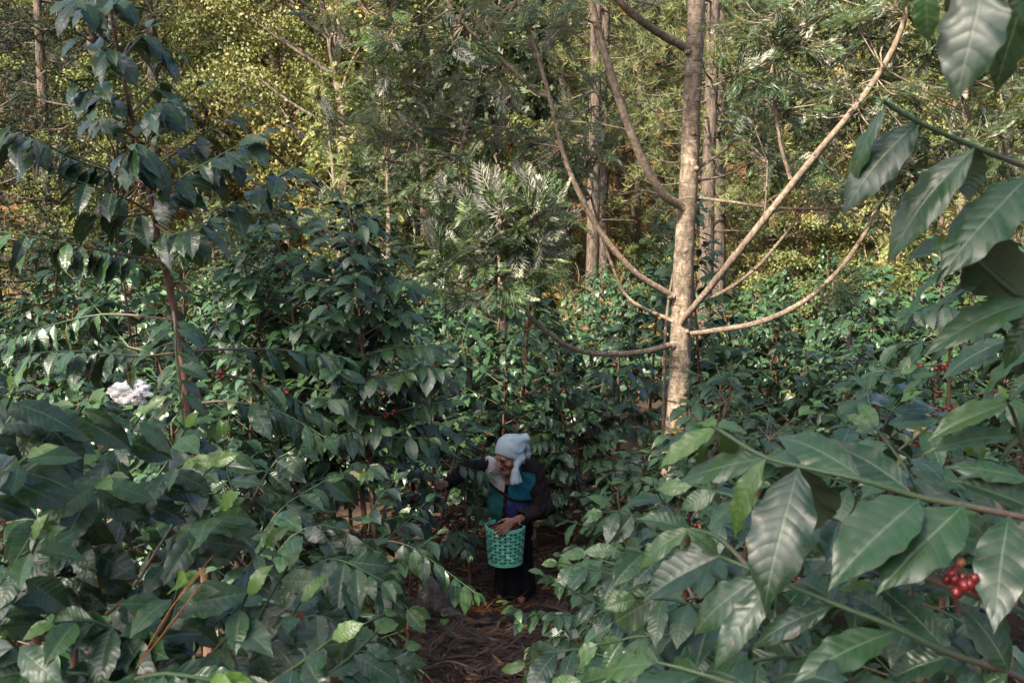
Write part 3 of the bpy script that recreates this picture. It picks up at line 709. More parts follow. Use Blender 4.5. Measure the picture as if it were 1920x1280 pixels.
br += [(PX(*q), om) for q in (
    [(1560, 1330, 1.5), (1420, 1200, 1.45), (1290, 1130, 1.42), (1190, 1120, 1.4)], [(1620, 1300, 1.5), (1500, 1230, 1.4), (1380, 1250, 1.35), (1300, 1290, 1.3)], [(1640, 1150, 1.6), (1500, 1010, 1.6), (1400, 940, 1.6), (1300, 910, 1.65)],
    [(1700, 1150, 1.5), (1600, 1000, 1.45), (1520, 950, 1.45)], [(1800, 1150, 1.5), (1760, 1000, 1.45), (1700, 880, 1.45), (1640, 800, 1.5)], [(1900, 1100, 1.5), (1880, 960, 1.5), (1840, 860, 1.5)],
    [(1800, 1300, 1.3), (1740, 1180, 1.25), (1660, 1120, 1.25)], [(1560, 1300, 1.7), (1400, 1120, 1.7), (1280, 1050, 1.7), (1160, 1030, 1.7)], [(1480, 1330, 1.6), (1340, 1210, 1.55), (1220, 1190, 1.55), (1120, 1210, 1.55)],
    [(1400, 1330, 1.5), (1280, 1270, 1.45), (1180, 1260, 1.45), (1090, 1280, 1.45)], [(1900, 1330, 1.2), (1840, 1250, 1.15), (1780, 1200, 1.15)], [(1950, 1180, 1.4), (1900, 1080, 1.35), (1850, 1010, 1.35)],
    [(1300, 1330, 2.2), (1180, 1250, 2.2), (1070, 1215, 2.2), (985, 1245, 2.2)], [(1330, 1250, 2.4), (1200, 1180, 2.5), (1120, 1130, 2.5), (1060, 1100, 2.5)], [(1330, 1150, 2.6), (1180, 1090, 2.6), (1110, 1065, 2.6), (1045, 1055, 2.6)], [(1300, 1120, 2.5), (1240, 1010, 2.6), (1180, 960, 2.6), (1130, 960, 2.6)])]
hero_plant(S0, stems, br, 'coffee plant in the lower right corner with very large grey green leaves and ripe cherries', 'H', seed=43)

# ------------------------------------------------------------------ silver oak: the pale tree in the middle, limb by limb
def clump(gt, gl, c, rad, n, rg, anchor=None, size=(0.15, 0.26), tmpls=None, ntw=7, young=0.1, flat=(1, 1, 0.8), gap=None, under=0.0, sunny=.3):
    tm = tmpls or FERN
    c = np.asarray(c, float)
    tips = c + nrm(rg.normal(size=(ntw, 3)) + np.array([0, 0, .25])) * rg.uniform(0.45, 0.95, (ntw, 1)) * rad * np.array(flat)
    a = c if anchor is None else np.asarray(anchor, float)
    P, D = [], []
    for t in tips:
        m = a * 0.5 + t * 0.5 + rg.normal(size=3) * rad * 0.10 - np.array([0, 0, rad * 0.12])
        q, _ = resample([a, m, t], 8)
        if gt is not None: tube(gt, q, (0.007, 0.003), 5, rnd=rg.uniform())
        k = max(3, n // ntw); f = rg.uniform(0.25, 1.0, k) ** 0.7
        p = np.stack([np.interp(f, np.linspace(0, 1, 8), q[:, i]) for i in range(3)], 1)
        T = nrm(q[-1] - q[3])
        d = nrm(rg.normal(size=(k, 3))) * 0.85 + T * 0.7 + np.array([0, 0, 0.05])
        P.append(p); D.append(d)
    P = np.vstack(P); D = nrm(np.vstack(D))
    if gap is not None:
        ok = gap(P); P, D = P[ok], D[ok]
    N = np.array([0, 0, 1.0]) + SUN * sunny + rg.normal(size=P.shape) * 0.45
    N = np.where(rg.uniform(size=(len(P), 1)) < under, -N, N)
    L = rg.uniform(*size, len(P)); k = rg.integers(0, len(tm), len(P)); rn = rg.uniform(0, 1, len(P))
    yv = np.where(rg.uniform(size=len(P)) < 0.18, young * 4, young * rg.uniform(0, 1, len(P)))
    for i, t in enumerate(tm):
        m = k == i
        if m.any(): instance(gl, t, P[m], D[m], N[m], L[m], 1.0, rn[m], np.clip(yv[m], 0, 1))

TY = 8.3
tree_root = at(1262, 850, TY); tx, ty = tree_root[0], TY
tree = empty('silver_oak_tree', g0(tx, ty)); TL = np.array(g0(tx, ty))
tag(tree, 'young silver oak shade tree with smooth pale trunk and long curving limbs behind the picker', 'tree')
g = Geo(); rg = np.random.default_rng(5)
tp = [TL - [0, 0, .1]] + PX((1264, 845, TY), (1273, 740, TY), (1276, 640, TY), (1280, 540, TY), (1284, 450, TY), (1292, 330, TY), (1297, 200, TY), (1303, 80, TY), (1308, -40, TY), (1315, -260, TY), (1318, -520, TY))
q, _ = resample(np.array(tp) - TL, 110)
tube(g, q, (0.110, 0.100, 0.091, 0.084, 0.079, 0.074, 0.069, 0.062, 0.05, 0.03), 20, lump=0.022, seed=4)
# branch collars and the old pruning knots on the bark
for (kx, ky, kr) in ((1280, 735, .040), (1272, 790, .034), (1284, 600, .032), (1262, 648, .030), (1256, 556, .03), (1288, 622, .028), (1274, 385, .035), (1306, 316, .025), (1288, 98, .03), (1285, 470, .025), (1300, 250, .022)):
    V, Q, T = SPH; c = at(kx, ky, TY - 0.066) - TL
    vv = V * kr * np.array([1.0, 1.0, 0.9]) * (1 + .14 * rg.normal(size=(len(V), 1))); g.add(c + vv, Q, T)
g.build('trunk', M['silky_bark'], tree)
g = Geo()     # the bark split and resin stain at the foot
for (a0, b0, rr) in (((1270, 768, 8.21), (1266, 800, 8.21), .022), ((1276, 770, 8.2), (1281, 797, 8.2), .018), ((1266, 800, 8.2), (1270, 835, 8.2), .026)):
    q, _ = resample(np.array(PX(a0, b0)) - TL, 10); tube(g, q, (rr * .4, rr, rr * .5), 8, lump=0.25, seed=int(a0[1]))
sb = g.build('bark_wound', plain('bark_wound', (0.20, 0.085, 0.04), 0.8, 0.5, 60, 0.5), tree)
GAPS = None
limbs = [
    # polyline pixels, radii, clumps (px, py, Y, radius, leaves)
    (((1262, 645, 8.24), (1200, 660, 8.1), (1110, 662, 7.9), (1050, 640, 7.75), (990, 590, 7.6), (955, 548, 7.5), (938, 515, 7.45)), (.030, .027, .024, .018), [(940, 420, 7.3, .34, 64), (870, 470, 7.3, .30, 42), (1000, 410, 7.4, .32, 42), (930, 510, 7.25, .26, 26), (850, 530, 7.5, .2, 14), (1000, 490, 7.4, .26, 24)]),
    (((1262, 556, 8.25), (1190, 510, 8.1), (1130, 440, 8.0), (1095, 380, 7.95), (1060, 300, 7.95), (1040, 220, 7.95), (1010, 110, 7.9), (985, 40, 7.9), (960, -30, 7.9)), (.034, .030, .026, .020, .015), [(1060, 250, 8.1, .42, 65), (1110, 200, 8.2, .36, 50), (980, 300, 8.2, .42, 60), (1000, 90, 8.0, .40, 60), (930, 30, 8.0, .40, 55), (1100, 300, 8.3, .36, 42), (950, 240, 8.3, .3, 30)]),
    (((1262, 602, 8.27), (1180, 560, 8.4), (1145, 490, 8.5), (1125, 430, 8.5), (1108, 370, 8.5)), (.020, .017, .011), [(1080, 340, 8.5, .34, 40)]),
    (((1280, 388, 8.25), (1240, 360, 8.1), (1200, 290, 7.95), (1165, 200, 7.85), (1140, 120, 7.8), (1115, 30, 7.75), (1100, -40, 7.7), (1080, -160, 7.7)), (.046, .042, .038, .032, .025), [(1090, -60, 7.7, .5, 50), (1140, -40, 7.6, .4, 30), (1060, 20, 7.8, .34, 34)]),
    (((1282, 384, 8.35), (1210, 358, 8.45), (1150, 366, 8.5), (1095, 350, 8.6)), (.016, .013, .009), [(1050, 330, 8.6, .3, 30)]),
    (((1296, 95, 8.28), (1240, 65, 8.1), (1190, 30, 7.9), (1150, -10, 7.8), (1100, -80, 7.7)), (.042, .036, .028), [(1180, -60, 7.8, .4, 30)]),
    (((1278, 602, 8.2), (1310, 565, 8.0), (1370, 490, 7.8), (1450, 390, 7.6), (1530, 290, 7.4), (1620, 180, 7.25), (1680, 80, 7.15), (1712, -20, 7.1), (1740, -120, 7.1)), (.036, .034, .032, .027, .020), [(1640, 110, 7.3, .42, 80), (1560, 190, 7.5, .40, 60), (1720, 180, 7.3, .42, 75), (1660, 250, 7.4, .36, 55), (1740, 40, 7.2, .4, 70), (1800, 260, 7.4, .4, 60), (1560, 280, 7.7, .3, 36), (1600, 20, 7.4, .4, 60), (1820, 150, 7.4, .4, 50), (1880, 260, 7.5, .4, 45), (1700, 320, 7.6, .3, 36)]),
    (((1482, 335, 7.55), (1462, 262, 7.5), (1450, 150, 7.5), (1460, 40, 7.5), (1476, -20, 7.5)), (.018, .016, .011), [(1430, 110, 7.5, .30, 40), (1500, 110, 7.45, .34, 50), (1380, 130, 7.4, .20, 18), (1470, 20, 7.5, .40, 60), (1540, 60, 7.5, .36, 50), (1400, 30, 7.6, .3, 26), (1520, 200, 7.6, .3, 40)]),
    (((1434, 402, 7.65), (1437, 360, 7.6), (1439, 305, 7.6)), (.010, .007), [(1430, 260, 7.7, .26, 30)]),
    (((1305, 568, 8.4), (1360, 545, 8.6), (1420, 500, 8.8), (1480, 430, 9.0), (1512, 388, 9.1)), (.022, .020, .012), [(1530, 340, 9.2, .4, 48), (1590, 380, 9.2, .36, 36)]),
    (((1292, 625, 8.25), (1350, 618, 8.15), (1420, 605, 8.05), (1500, 570, 8.0), (1570, 510, 7.95), (1620, 440, 7.9), (1650, 380, 7.9), (1700, 320, 7.9)), (.030, .029, .026, .020, .014), [(1580, 535, 7.95, .16, 14), (1730, 300, 7.9, .4, 50), (1790, 340, 7.9, .36, 40)]),
    (((1304, 370, 8.3), (1380, 380, 8.2), (1450, 390, 8.15), (1560, 390, 8.1), (1655, 377, 8.1)), (.016, .014, .012), [(1680, 380, 8.1, .3, 30)]),
    (((1306, 318, 8.35), (1370, 270, 8.4), (1430, 188, 8.5)), (.017, .014, .008), [(1440, 180, 8.5, .32, 40), (1400, 210, 8.5, .26, 26)]),
    (((1306, 340, 8.35), (1370, 325, 8.5), (1432, 288, 8.6)), (.012, .010, .006), [(1440, 290, 8.6, .28, 30)]),
    (((1030, 184, 7.95), (1000, 168, 7.9), (940, 112, 7.8), (880, 58, 7.7), (850, 20, 7.65), (800, -60, 7.6)), (.022, .019, .014), [(860, 60, 7.7, .36, 60), (800, 110, 7.7, .4, 60), (740, 50, 7.5, .38, 70), (690, 20, 7.5, .34, 50), (700, 120, 7.6, .32, 46), (640, 60, 7.7, .34, 36), (760, 150, 7.7, .3, 40), (920, 160, 8.0, .26, 30)]),
    (((915, 60, 7.8), (890, 180, 7.9), (860, 290, 8.0)), (.009, .006), [(730, 220, 8.1, .42, 60), (720, 300, 8.1, .36, 60), (770, 260, 8.0, .36, 50), (830, 320, 8.1, .34, 56), (770, 380, 8.2, .32, 44), (860, 220, 8.1, .3, 36), (660, 250, 8.2, .3, 36), (800, 210, 8.2, .34, 40), (870, 370, 8.2, .3, 30)]),
]
for pts, rad, cl in limbs:
    lp = np.array(PX(*pts)) - TL
    g = Geo(); gl = Geo(); q, _ = resample(lp, 46); tube(g, q, np.array(rad) * .80, 10, lump=0.05, seed=int(pts[0][0]))
    for k in range(6):    # small nodes and twig stubs
        i = rg.integers(8, 40); tube(g, [q[i], q[i] + nrm(rg.normal(size=3)) * 0.035 * rg.uniform(.6, 1.6)], (.006, .004), 5)
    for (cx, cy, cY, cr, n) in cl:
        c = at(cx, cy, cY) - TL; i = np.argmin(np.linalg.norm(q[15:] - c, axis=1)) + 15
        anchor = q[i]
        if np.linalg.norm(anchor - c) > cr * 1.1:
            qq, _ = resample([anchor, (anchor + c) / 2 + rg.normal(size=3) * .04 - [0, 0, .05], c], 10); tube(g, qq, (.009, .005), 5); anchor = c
        lit = cy > 390 and cx < 1010  # sunlit clumps: sunlight put into their colour by paler tint, silver undersides out
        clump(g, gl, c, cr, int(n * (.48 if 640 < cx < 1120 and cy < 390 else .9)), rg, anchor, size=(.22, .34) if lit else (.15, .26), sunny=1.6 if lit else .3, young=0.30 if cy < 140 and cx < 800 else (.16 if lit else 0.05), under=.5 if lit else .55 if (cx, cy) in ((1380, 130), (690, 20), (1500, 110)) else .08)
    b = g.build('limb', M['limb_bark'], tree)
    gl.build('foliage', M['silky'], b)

# ------------------------------------------------------------------ shade trees behind the viewpoint: they stand between the sun and the near bushes
def sun_gap(P, segs, r):
    ok = np.ones(len(P), bool)
    for s in segs:
        v = P - s; t = v @ SUN
        ok &= ~((t > 0) & (np.linalg.norm(v - t[:, None] * SUN, axis=1) < r))
    return ok
TRUNKPTS = np.array(PX(*[(1275, y, 8.2) for y in range(430, 860, 30)]) + PX((1200, 660, 8.1), (1110, 662, 7.9), (1000, 600, 7.6), (940, 430, 7.4), (930, 500, 7.4), (1350, 520, 7.9), (1450, 390, 7.6), (1540, 280, 7.4), (1430, 605, 8.0), (1450, 200, 7.5), (1130, 440, 8.0)))
LITPTS = np.array(PX((1040, 1060, 3.0), (1090, 1090, 3.0), (1180, 960, 3.3), (1180, 1150, 3.0), (980, 680, 9), (1260, 820, 4.5), (480, 610, 9), (440, 600, 10), (1080, 850, 8.5), (1150, 800, 8.5), (960, 660, 9.5), (1050, 740, 9)))
CLUMPPTS = np.array(PX((940, 430, 7.4), (880, 480, 7.4), (1000, 440, 7.5), (740, 60, 7.5), (1360, 130, 7.4), (1560, 190, 7.5)))
def shade_tree(x, y, H, cz, cr, n, label, seed):
    rg = np.random.default_rng(seed); L = np.array(g0(x, y))
    root = empty('silver_oak_tree', L); tag(root, label, 'tree')
    g = Geo(); q, _ = resample([np.zeros(3), [rg.normal() * .1, rg.normal() * .1, H * .5], [0, 0, H]], 30); tube(g, q, (.16, .11, .03), 12, lump=.04, seed=seed)
    g.build('trunk', M['silky_bark'], root)
    gt, gl = Geo(), Geo()
    gap = lambda P: sun_gap(P + L, TRUNKPTS, 0.34) & sun_gap(P + L, LITPTS, 0.26) & sun_gap(P + L, CLUMPPTS, 0.60)
    for k in range(n):
        d = nrm(rg.normal(size=3)); c = np.array([0, 0, cz]) + d * cr * rg.uniform(0.25, 1.0) ** 0.6 * np.array([1, 1, 0.85])
        a = q[np.clip(int((c[2] - 0.6) / H * 30), 5, 29)]
        qq, _ = resample([a, (a + c) / 2 - [0, 0, .1], c], 8); tube(gt, qq, (.03, .012), 5)
        clump(gt, gl, c, 0.75, 72, rg, c, (0.24, 0.36), FERN_LOW, gap=gap)
    b = gt.build('limb', M['limb_bark'], root); gl.build('foliage', M['silky'], b)
shade_tree(-9.3, -7.1, 16.5, 13.5, 3.0, 92, 'tall silver oak standing behind the viewer, shading the foreground bushes', 61)
shade_tree(-8.6, -1.9, 16.0, 12.9, 2.6, 46, 'tall silver oak left of the frame that shades the picker and path', 62)
shade_tree(-12.5, .5, 16.0, 13.1, 2.7, 40, 'tall silver oak far left of the frame that shades the left coffee rows', 63)
shade_tree(-7.5, -8.6, 16.5, 13.7, 2.5, 56, 'tall silver oak behind the viewer, nearest to the right hand bushes', 64)

# ------------------------------------------------------------------ the coffee rows
protos = {'S': [make_coffee(101, 1.25, 'N', True, Lmax=.66, leaf=.16, cherry=.2), make_coffee(102, 1.5, 'N', True, Lmax=.7, leaf=.165, cherry=.2)],
          'N': [make_coffee(110 + i, h, 'N', False, Lmax=l, nstem=ns, leaf=.16) for i, (h, l, ns) in enumerate(((1.7, .72, 1), (1.9, .75, 2), (1.55, .7, 2)))],
          'M': [make_coffee(120 + i, h, 'M', False, Lmax=l, nstem=ns, leaf=.165) for i, (h, l, ns) in enumerate(((1.8, .75, 1), (2.0, .8, 2), (1.6, .75, 2), (2.2, .7, 1)))],
          'F': [make_coffee(130 + i, h, 'F', False, Lmax=l, nstem=ns, leaf=.17, step=.10) for i, (h, l, ns) in enumerate(((1.7, .8, 1), (1.9, .85, 2), (1.5, .8, 2)))],
          'T': [make_coffee(140, 2.75, 'N', False, Lmax=.80, nstem=3, leaf=.155, base=.40, cherry=.1, step=.06, keep=1.0), make_coffee(141, 3.0, 'M', False, Lmax=.9, nstem=1, leaf=.165, base=.2, cherry=.1), make_coffee(142, 2.4, 'N', False, Lmax=.75, nstem=2, leaf=.14, base=.15)]}
used = {}
def coffee(kind, i, x, y, label, rz=None, sc=1.0, group=None):
    p = protos[kind][i]
    o = p if (kind, i) not in used else copy_tree(p)
    used[(kind, i)] = 1
    o.location = g0(x, y); o.rotation_euler = (0, 0, rng.uniform(0, 6.28) if rz is None else rz); o.scale = (sc, sc, sc)
    tag(o, label, 'coffee plant', group); o['_x'] = float(x)
    return o
coffee('S', 0, .55, 3.15, 'low coffee bush with sunlit leaves just right of the path, below the basket', .3)
coffee('S', 1, 1.12, 2.35, 'coffee bush tucked behind the large leaved corner plant on the right', 1.0, .95)
coffee('S', 1, 1.55, 3.5, 'coffee bush at the right edge, behind the leaves near the viewer', 2.0)
coffee('S', 0, .98, 4.3, 'coffee bush in front of the foot of the pale trunk', 2.6, 1.05)
coffee('S', 0, .72, 5.6, 'low coffee bush at the picker\'s skirt, right of the path', 4.0, .85)
coffee('S', 0, -1.12, 4.35, 'coffee bush left of the path, behind the bare diagonal twigs', 5.0, 1.0)
coffee('S', 1, -.98, 5.75, 'coffee bush the picker reaches toward, left of the basket', .6, .85)
coffee('S', 1, -1.75, 3.6, 'coffee bush under the tall thin plant on the left', 1.9, 1.0)
coffee('S', 1, -2.1, 4.9, 'coffee bush beside the crumpled white sack', 3.1, 1.0)
coffee('S', 1, 1.75, 4.9, 'coffee bush right of the pale trunk, carrying red cherries on a long twig', 5.2, 1.05)
coffee('S', 0, -.62, 7.55, 'coffee bush touched by the picker\'s outstretched hand', 2.2, 1.0)
coffee('S', 0, .78, 7.0, 'coffee bush behind the picker\'s shoulder', 1.2, .9)
coffee('N', 1, .98, 5.35, 'full coffee bush right of the path, between the basket and the trunk foot', 1.1, .86)
coffee('N', 0, 1.4, 6.4, 'full coffee bush right of the pale trunk and nearer than it', 2.3, 1.0)
coffee('N', 1, -1.45, 5.2, 'full coffee bush left of the path, under the bare diagonal twigs', 3.3, .85)
coffee('N', 2, -.75, 8.5, 'full coffee bush behind the picker\'s outstretched arm', .3, 1.1)
coffee('N', 0, -.05, 8.45, 'full coffee bush right behind the picker\'s headscarf', 4.1, .98)
coffee('N', 1, .62, 8.3, 'full coffee bush between the picker\'s back and the pale trunk', 5.1, .9)
coffee('T', 0, -.84, 5.7, 'tall dark spindly coffee plant rising left of the middle, above the row', 0.4)
hero_plant(g0(2.05, 4.5), [([np.array(g0(2.05, 4.5)) - [0, 0, .04], np.array(g0(2.03, 4.5)) + [0, 0, .8], np.array(g0(2.0, 4.5)) + [0, 0, 1.75]], (.018, .014, .006))],
    [(PX((1830, 700, 4.5), (1790, 685, 4.4), (1720, 688, 4.35), (1640, 700, 4.3)), dict(leaf=.15, start=.55, droop=.7, cherry=.9)), (PX((1830, 770, 4.5), (1760, 765, 4.35), (1690, 782, 4.3), (1610, 810, 4.25)), dict(leaf=.15, start=.6, droop=.6, cherry=.9)),
     (PX((1830, 640, 4.5), (1880, 600, 4.4), (1930, 610, 4.3)), dict(leaf=.15, start=.2, cherry=.5)), (PX((1825, 600, 4.5), (1760, 570, 4.4), (1700, 590, 4.3)), dict(leaf=.15, start=.2)), (PX((1830, 840, 4.5), (1740, 830, 4.4), (1650, 850, 4.3)), dict(leaf=.15, start=.2, cherry=.4)),
     (PX((1825, 560, 4.5), (1850, 520, 4.5), (1900, 500, 4.5)), dict(leaf=.14, start=.2)), (PX((1825, 650, 4.5), (1760, 640, 4.6), (1660, 650, 4.7)), dict(leaf=.15, start=.2)), (PX((1830, 740, 4.5), (1880, 730, 4.4), (1930, 760, 4.3)), dict(leaf=.15, start=.2, cherry=.4))],
    'coffee plant with two long twigs of red cherries, right of the pale trunk', 'N', seed=91)
coffee('T', 0, -1.42, 6.6, 'tall dark coffee plant left of the tall spindly one, its top against the wood', 2.4, .93)
coffee('S', 0, .36, 4.2, 'small coffee bush hemming the right side of the path below the skirt', 1.4, .62)
coffee('S', 0, -.74, 3.95, 'small coffee bush hemming the lower left side of the path', 3.4, .72)
coffee('T', 1, 2.0, 10.0, 'tall large leaved coffee plant behind the pale trunk', 1.0)
coffee('T', 2, 2.55, 5.2, 'tall dense coffee plant along the right edge, with cherries', 2.0, 1.1)
coffee('T', 1, 1.55, 11.2, 'tall coffee plant left of the pale trunk with hanging leaf pairs', 3.0, .95)
ROWS = [(6.0, 1.1, 'N', 1), (7.6, 1.0, 'N', 2), (9.2, 1.0, 'N', 3), (10.8, 1.05, 'M', 4), (12.5, 1.25, 'M', 5), (14.3, 1.3, 'F', 6), (16.2, 1.4, 'F', 7), (18.2, 1.5, 'F', 8), (20.2, 1.6, 'F', 9)]
taken = [(o.location[0], o.location[1]) for k in protos for o in COL.objects if o.get('_x') is not None]
rg = np.random.default_rng(77)
for y0, dx, kind, row in ROWS:
    xs = np.arange(-0.60 * y0 - 0.6, 0.60 * y0 + 0.6, dx); out = []
    for x in xs:
        xx = x + rg.uniform(-.25, .25); yy = y0 + rg.uniform(-.4, .4)
        if yy < 7.7 and -0.62 < xx < 0.62: continue
        if min([math.hypot(xx - a, (yy - b)) for a, b in taken]) < 0.6: continue
        if math.hypot(xx - tx, yy - ty) < 0.45: continue
        if y0 > 13 and 0.0 < xx / yy < 0.19 and rg.uniform() < 0.5: continue
        taken.append((xx, yy)); out.append((xx, yy))
    out.sort()
    for side, sel in (('left', [p for p in out if p[0] / p[1] < .17]), ('right', [p for p in out if p[0] / p[1] >= .17])):
        sel = sel[::-1] if side == 'left' else sel
        for k, (xx, yy) in enumerate(sel):
            n = len(protos[kind]); i = int(rg.integers(0, n))
            lab = 'dark leaved coffee bush, %s %s of the pale trunk, in the %s row' % (ORD[k], side, ORD[row - 1])
            sc = rg.uniform(.88, 1.1)
            sc *= .95 if y0 < 7 else 1.14
            coffee(kind, i, xx, yy, lab, None, sc, 'coffee bushes in rows across the slope')
for k in protos:
    for i, o in enumerate(protos[k]):
        if (k, i) not in used:
            for ch in list(o.children_recursive): bpy.data.objects.remove(ch)
            bpy.data.objects.remove(o)

# ------------------------------------------------------------------ the wood on the hillside
def crown_leaves(gl, centers, rad, n, size, rg, warm=0.15, tmpl=RHOMB, up=0.5):
    k = len(centers); idx = rg.integers(0, k, n)
    P = centers[idx] + rg.normal(size=(n, 3)) * np.asarray(rad)[idx][:, None] * np.array([1, 1, .62]) * 0.42
    D = nrm(rg.normal(size=(n, 3)) + [0, 0, -0.2]); N = rg.normal(size=(n, 3)) * .8 + [0, 0, up] + SUN * .35
    cr = rg.uniform(0, 1, k); rn = np.clip(cr[idx] * 0.5 + rg.uniform(0, .5, n), 0, 1)
    ct = (rg.uniform(size=k) < warm) * rg.uniform(.3, 1, k); tn = np.clip(ct[idx] * rg.uniform(.3, 1, n) + (rg.uniform(size=n) < .04) * .6, 0, 1)
    instance(gl, tmpl, P, D, N, size * rg.uniform(.7, 1.3, n), 1.0, rn, tn)

def broadleaf(seed, H, r, leafmat, n=9000, size=.13, trunk=.10, low=.18, nc=46, warm=.15, bark='grey_bark', name='broadleaf_tree'):
    rg = np.random.default_rng(seed); root = empty(name, (0, 0, 0))
    g = Geo(); gl = Geo()
    q, _ = resample([np.zeros(3), [rg.normal() * .2, rg.normal() * .2, H * .4], [rg.normal() * .5, rg.normal() * .5, H * .92]], 24)
    tube(g, q, (trunk, trunk * .7, trunk * .15), 9, lump=.06, seed=seed)
    C, rr = [], []
    for k in range(nc):
        z = H * rg.uniform(low, 1.0); f = (z / H - low) / (1 - low)
        w = r * (math.sin(math.pi * min(1, .18 + .8 * f)) ** .7) * math.sqrt(rg.uniform(.1, 1))
        a = rg.uniform(0, 6.28); c = np.array([math.cos(a) * w, math.sin(a) * w, z]) + [q[-1][0] * f, q[-1][1] * f, 0]
        C.append(c); rr.append(rg.uniform(.35, .75) * r * .38)
        if k % 2 == 0:
            zb = max(.15, z - w * .8); i = np.clip(int(zb / H / .92 * 23), 1, 22); m = (q[i] + c) / 2 + rg.normal(size=3) * .15
            qq, _ = resample([q[i], m, c], 10); tube(g, qq, (trunk * .38, trunk * .1), 5)
    g.build('trunk', M[bark], root)
    crown_leaves(gl, np.array(C), rr, n, size, rg, warm)
    gl.build('crown', M[leafmat], root)
    return root

def pine(seed, H, trunk, bare, n=420, mat='needle', spread=2.0):
    rg = np.random.default_rng(seed); root = empty('pine_tree', (0, 0, 0)); g, gl = Geo(), Geo()
    q, _ = resample([np.zeros(3), [rg.normal() * .1, rg.normal() * .1, H * .5], [rg.normal() * .25, rg.normal() * .25, H]], 40)
    tube(g, q, (trunk, trunk * .75, trunk * .12), 11, lump=.05, seed=seed)
    P, D = [], []
    z = bare
    while z < H:
        f = (z - bare) / (H - bare); L = spread * (1 - f) ** .6 * rg.uniform(.6, 1.1) + .3; i = min(39, int(z / H * 40)); a = rg.uniform(0, 6.28)
        d = np.array([math.cos(a), math.sin(a), rg.uniform(-.1, .5)]); e = q[i] + d * L; m = q[i] + d * L * .55 - [0, 0, .12 * L]
        qq, _ = resample([q[i], m, e], 8); tube(g, qq, (.035, .010), 5)
        k = int(10 * L / spread) + 4; t = rg.uniform(.35, 1.05, k)
        P.append(np.stack([np.interp(t, np.linspace(0, 1, 8), qq[:, c]) for c in range(3)], 1) + rg.normal(size=(k, 3)) * .22); D.append(np.repeat(d[None], k, 0))
        z += (H - bare) / (n / 9) * rg.uniform(.6, 1.4)
    for k in range(9):      # dead snags below the crown
        z = rg.uniform(.25, .95) * bare; i = int(z / H * 40); a = rg.uniform(0, 6.28); d = np.array([math.cos(a), math.sin(a), rg.uniform(-.2, .35)])
        qq, _ = resample([q[i], q[i] + d * rg.uniform(.3, 1.3)], 4); tube(g, qq, (.018, .006), 4)
    P = np.vstack(P); D = np.vstack(D); nb = 22
    PP = np.repeat(P, nb, 0); DD = nrm(np.repeat(D, nb, 0) * .5 + rg.normal(size=(len(PP), 3)) * .8 + [0, 0, .25])
    rn = np.repeat(rg.uniform(0, 1, len(P)), nb); tn = np.repeat((rg.uniform(size=len(P)) < .07) * rg.uniform(.4, 1, len(P)), nb)
    instance(gl, SPIKE, PP, DD, rg.normal(size=PP.shape), rg.uniform(.18, .30, len(PP)), .085, rn, tn)
    g.build('trunk', M['pine_bark'], root); gl.build('crown', M[mat], root)
    return root

def feathery(seed, H, r, n=700, mat='deep_leaf'):
    rg = np.random.default_rng(seed); root = empty('feathery_tree', (0, 0, 0)); g, gl = Geo(), Geo()
    q, _ = resample([np.zeros(3), [rg.normal() * .15, rg.normal() * .15, H * .5], [rg.normal() * .3, rg.normal() * .3, H]], 24); tube(g, q, (.07, .05, .012), 8)
    for k in range(26):
        z = H * rg.uniform(.12, 1); f = z / H; w = r * (1.05 - f) ** .6 * math.sqrt(rg.uniform(.1, 1)); a = rg.uniform(0, 6.28)
        c = np.array([math.cos(a) * w, math.sin(a) * w, z]); i = np.clip(int((z - .4 * w) / H * 24), 1, 23)
        qq, _ = resample([q[i], (q[i] + c) / 2, c], 6); tube(g, qq, (.016, .006), 4)
        clump(None, gl, c, .55, n // 26, rg, c, (.24, .40), FERN_LOW, ntw=5, young=.12)
    g.build('trunk', M['grey_bark'], root); gl.build('crown', M[mat], root)
    return root

PR = {'gold': [broadleaf(201, 7.5, 2.4, 'gold_leaf', 26000, .085, .11, .2, 90, .25), broadleaf(202, 9.5, 2.8, 'gold_leaf', 30000, .09, .13, .3, 64, .15)],
      'green': [broadleaf(203, 7.0, 2.3, 'green_leaf', 25000, .085, .10, .15, 84, .1), broadleaf(204, 9.0, 2.6, 'green_leaf', 28000, .09, .12, .28, 60, .15)],
      'pine': [pine(205, 16, .17, 2.6, 640), pine(206, 18, .20, 4.8, 640, spread=2.3), pine(213, 12, .13, 1.6, 560, spread=1.8)],
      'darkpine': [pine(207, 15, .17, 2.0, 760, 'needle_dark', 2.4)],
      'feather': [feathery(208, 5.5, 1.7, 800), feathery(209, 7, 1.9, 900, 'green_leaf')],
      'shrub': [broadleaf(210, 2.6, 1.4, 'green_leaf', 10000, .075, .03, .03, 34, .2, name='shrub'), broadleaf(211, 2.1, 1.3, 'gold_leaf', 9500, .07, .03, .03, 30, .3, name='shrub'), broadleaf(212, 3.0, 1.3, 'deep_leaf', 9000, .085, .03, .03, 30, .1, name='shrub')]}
WOOD = []
def wood(kind, i, x, y, sc=1.0, rz=None):
    p = PR[kind][i]
    o = p if p not in [q[0] for q in WOOD] else copy_tree(p)
    o.location = np.array(g0(x, y)) - [0, 0, .06]; o.rotation_euler = (0, 0, rng.uniform(0, 6.28) if rz is None else rz); o.scale = (sc,) * 3
    WOOD.append((o, kind, x, y)); return o
def wpx(kind, i, px, y, sc=1.0): return wood(kind, i, (px - 960) / FPX * y * 1.0, y, sc)
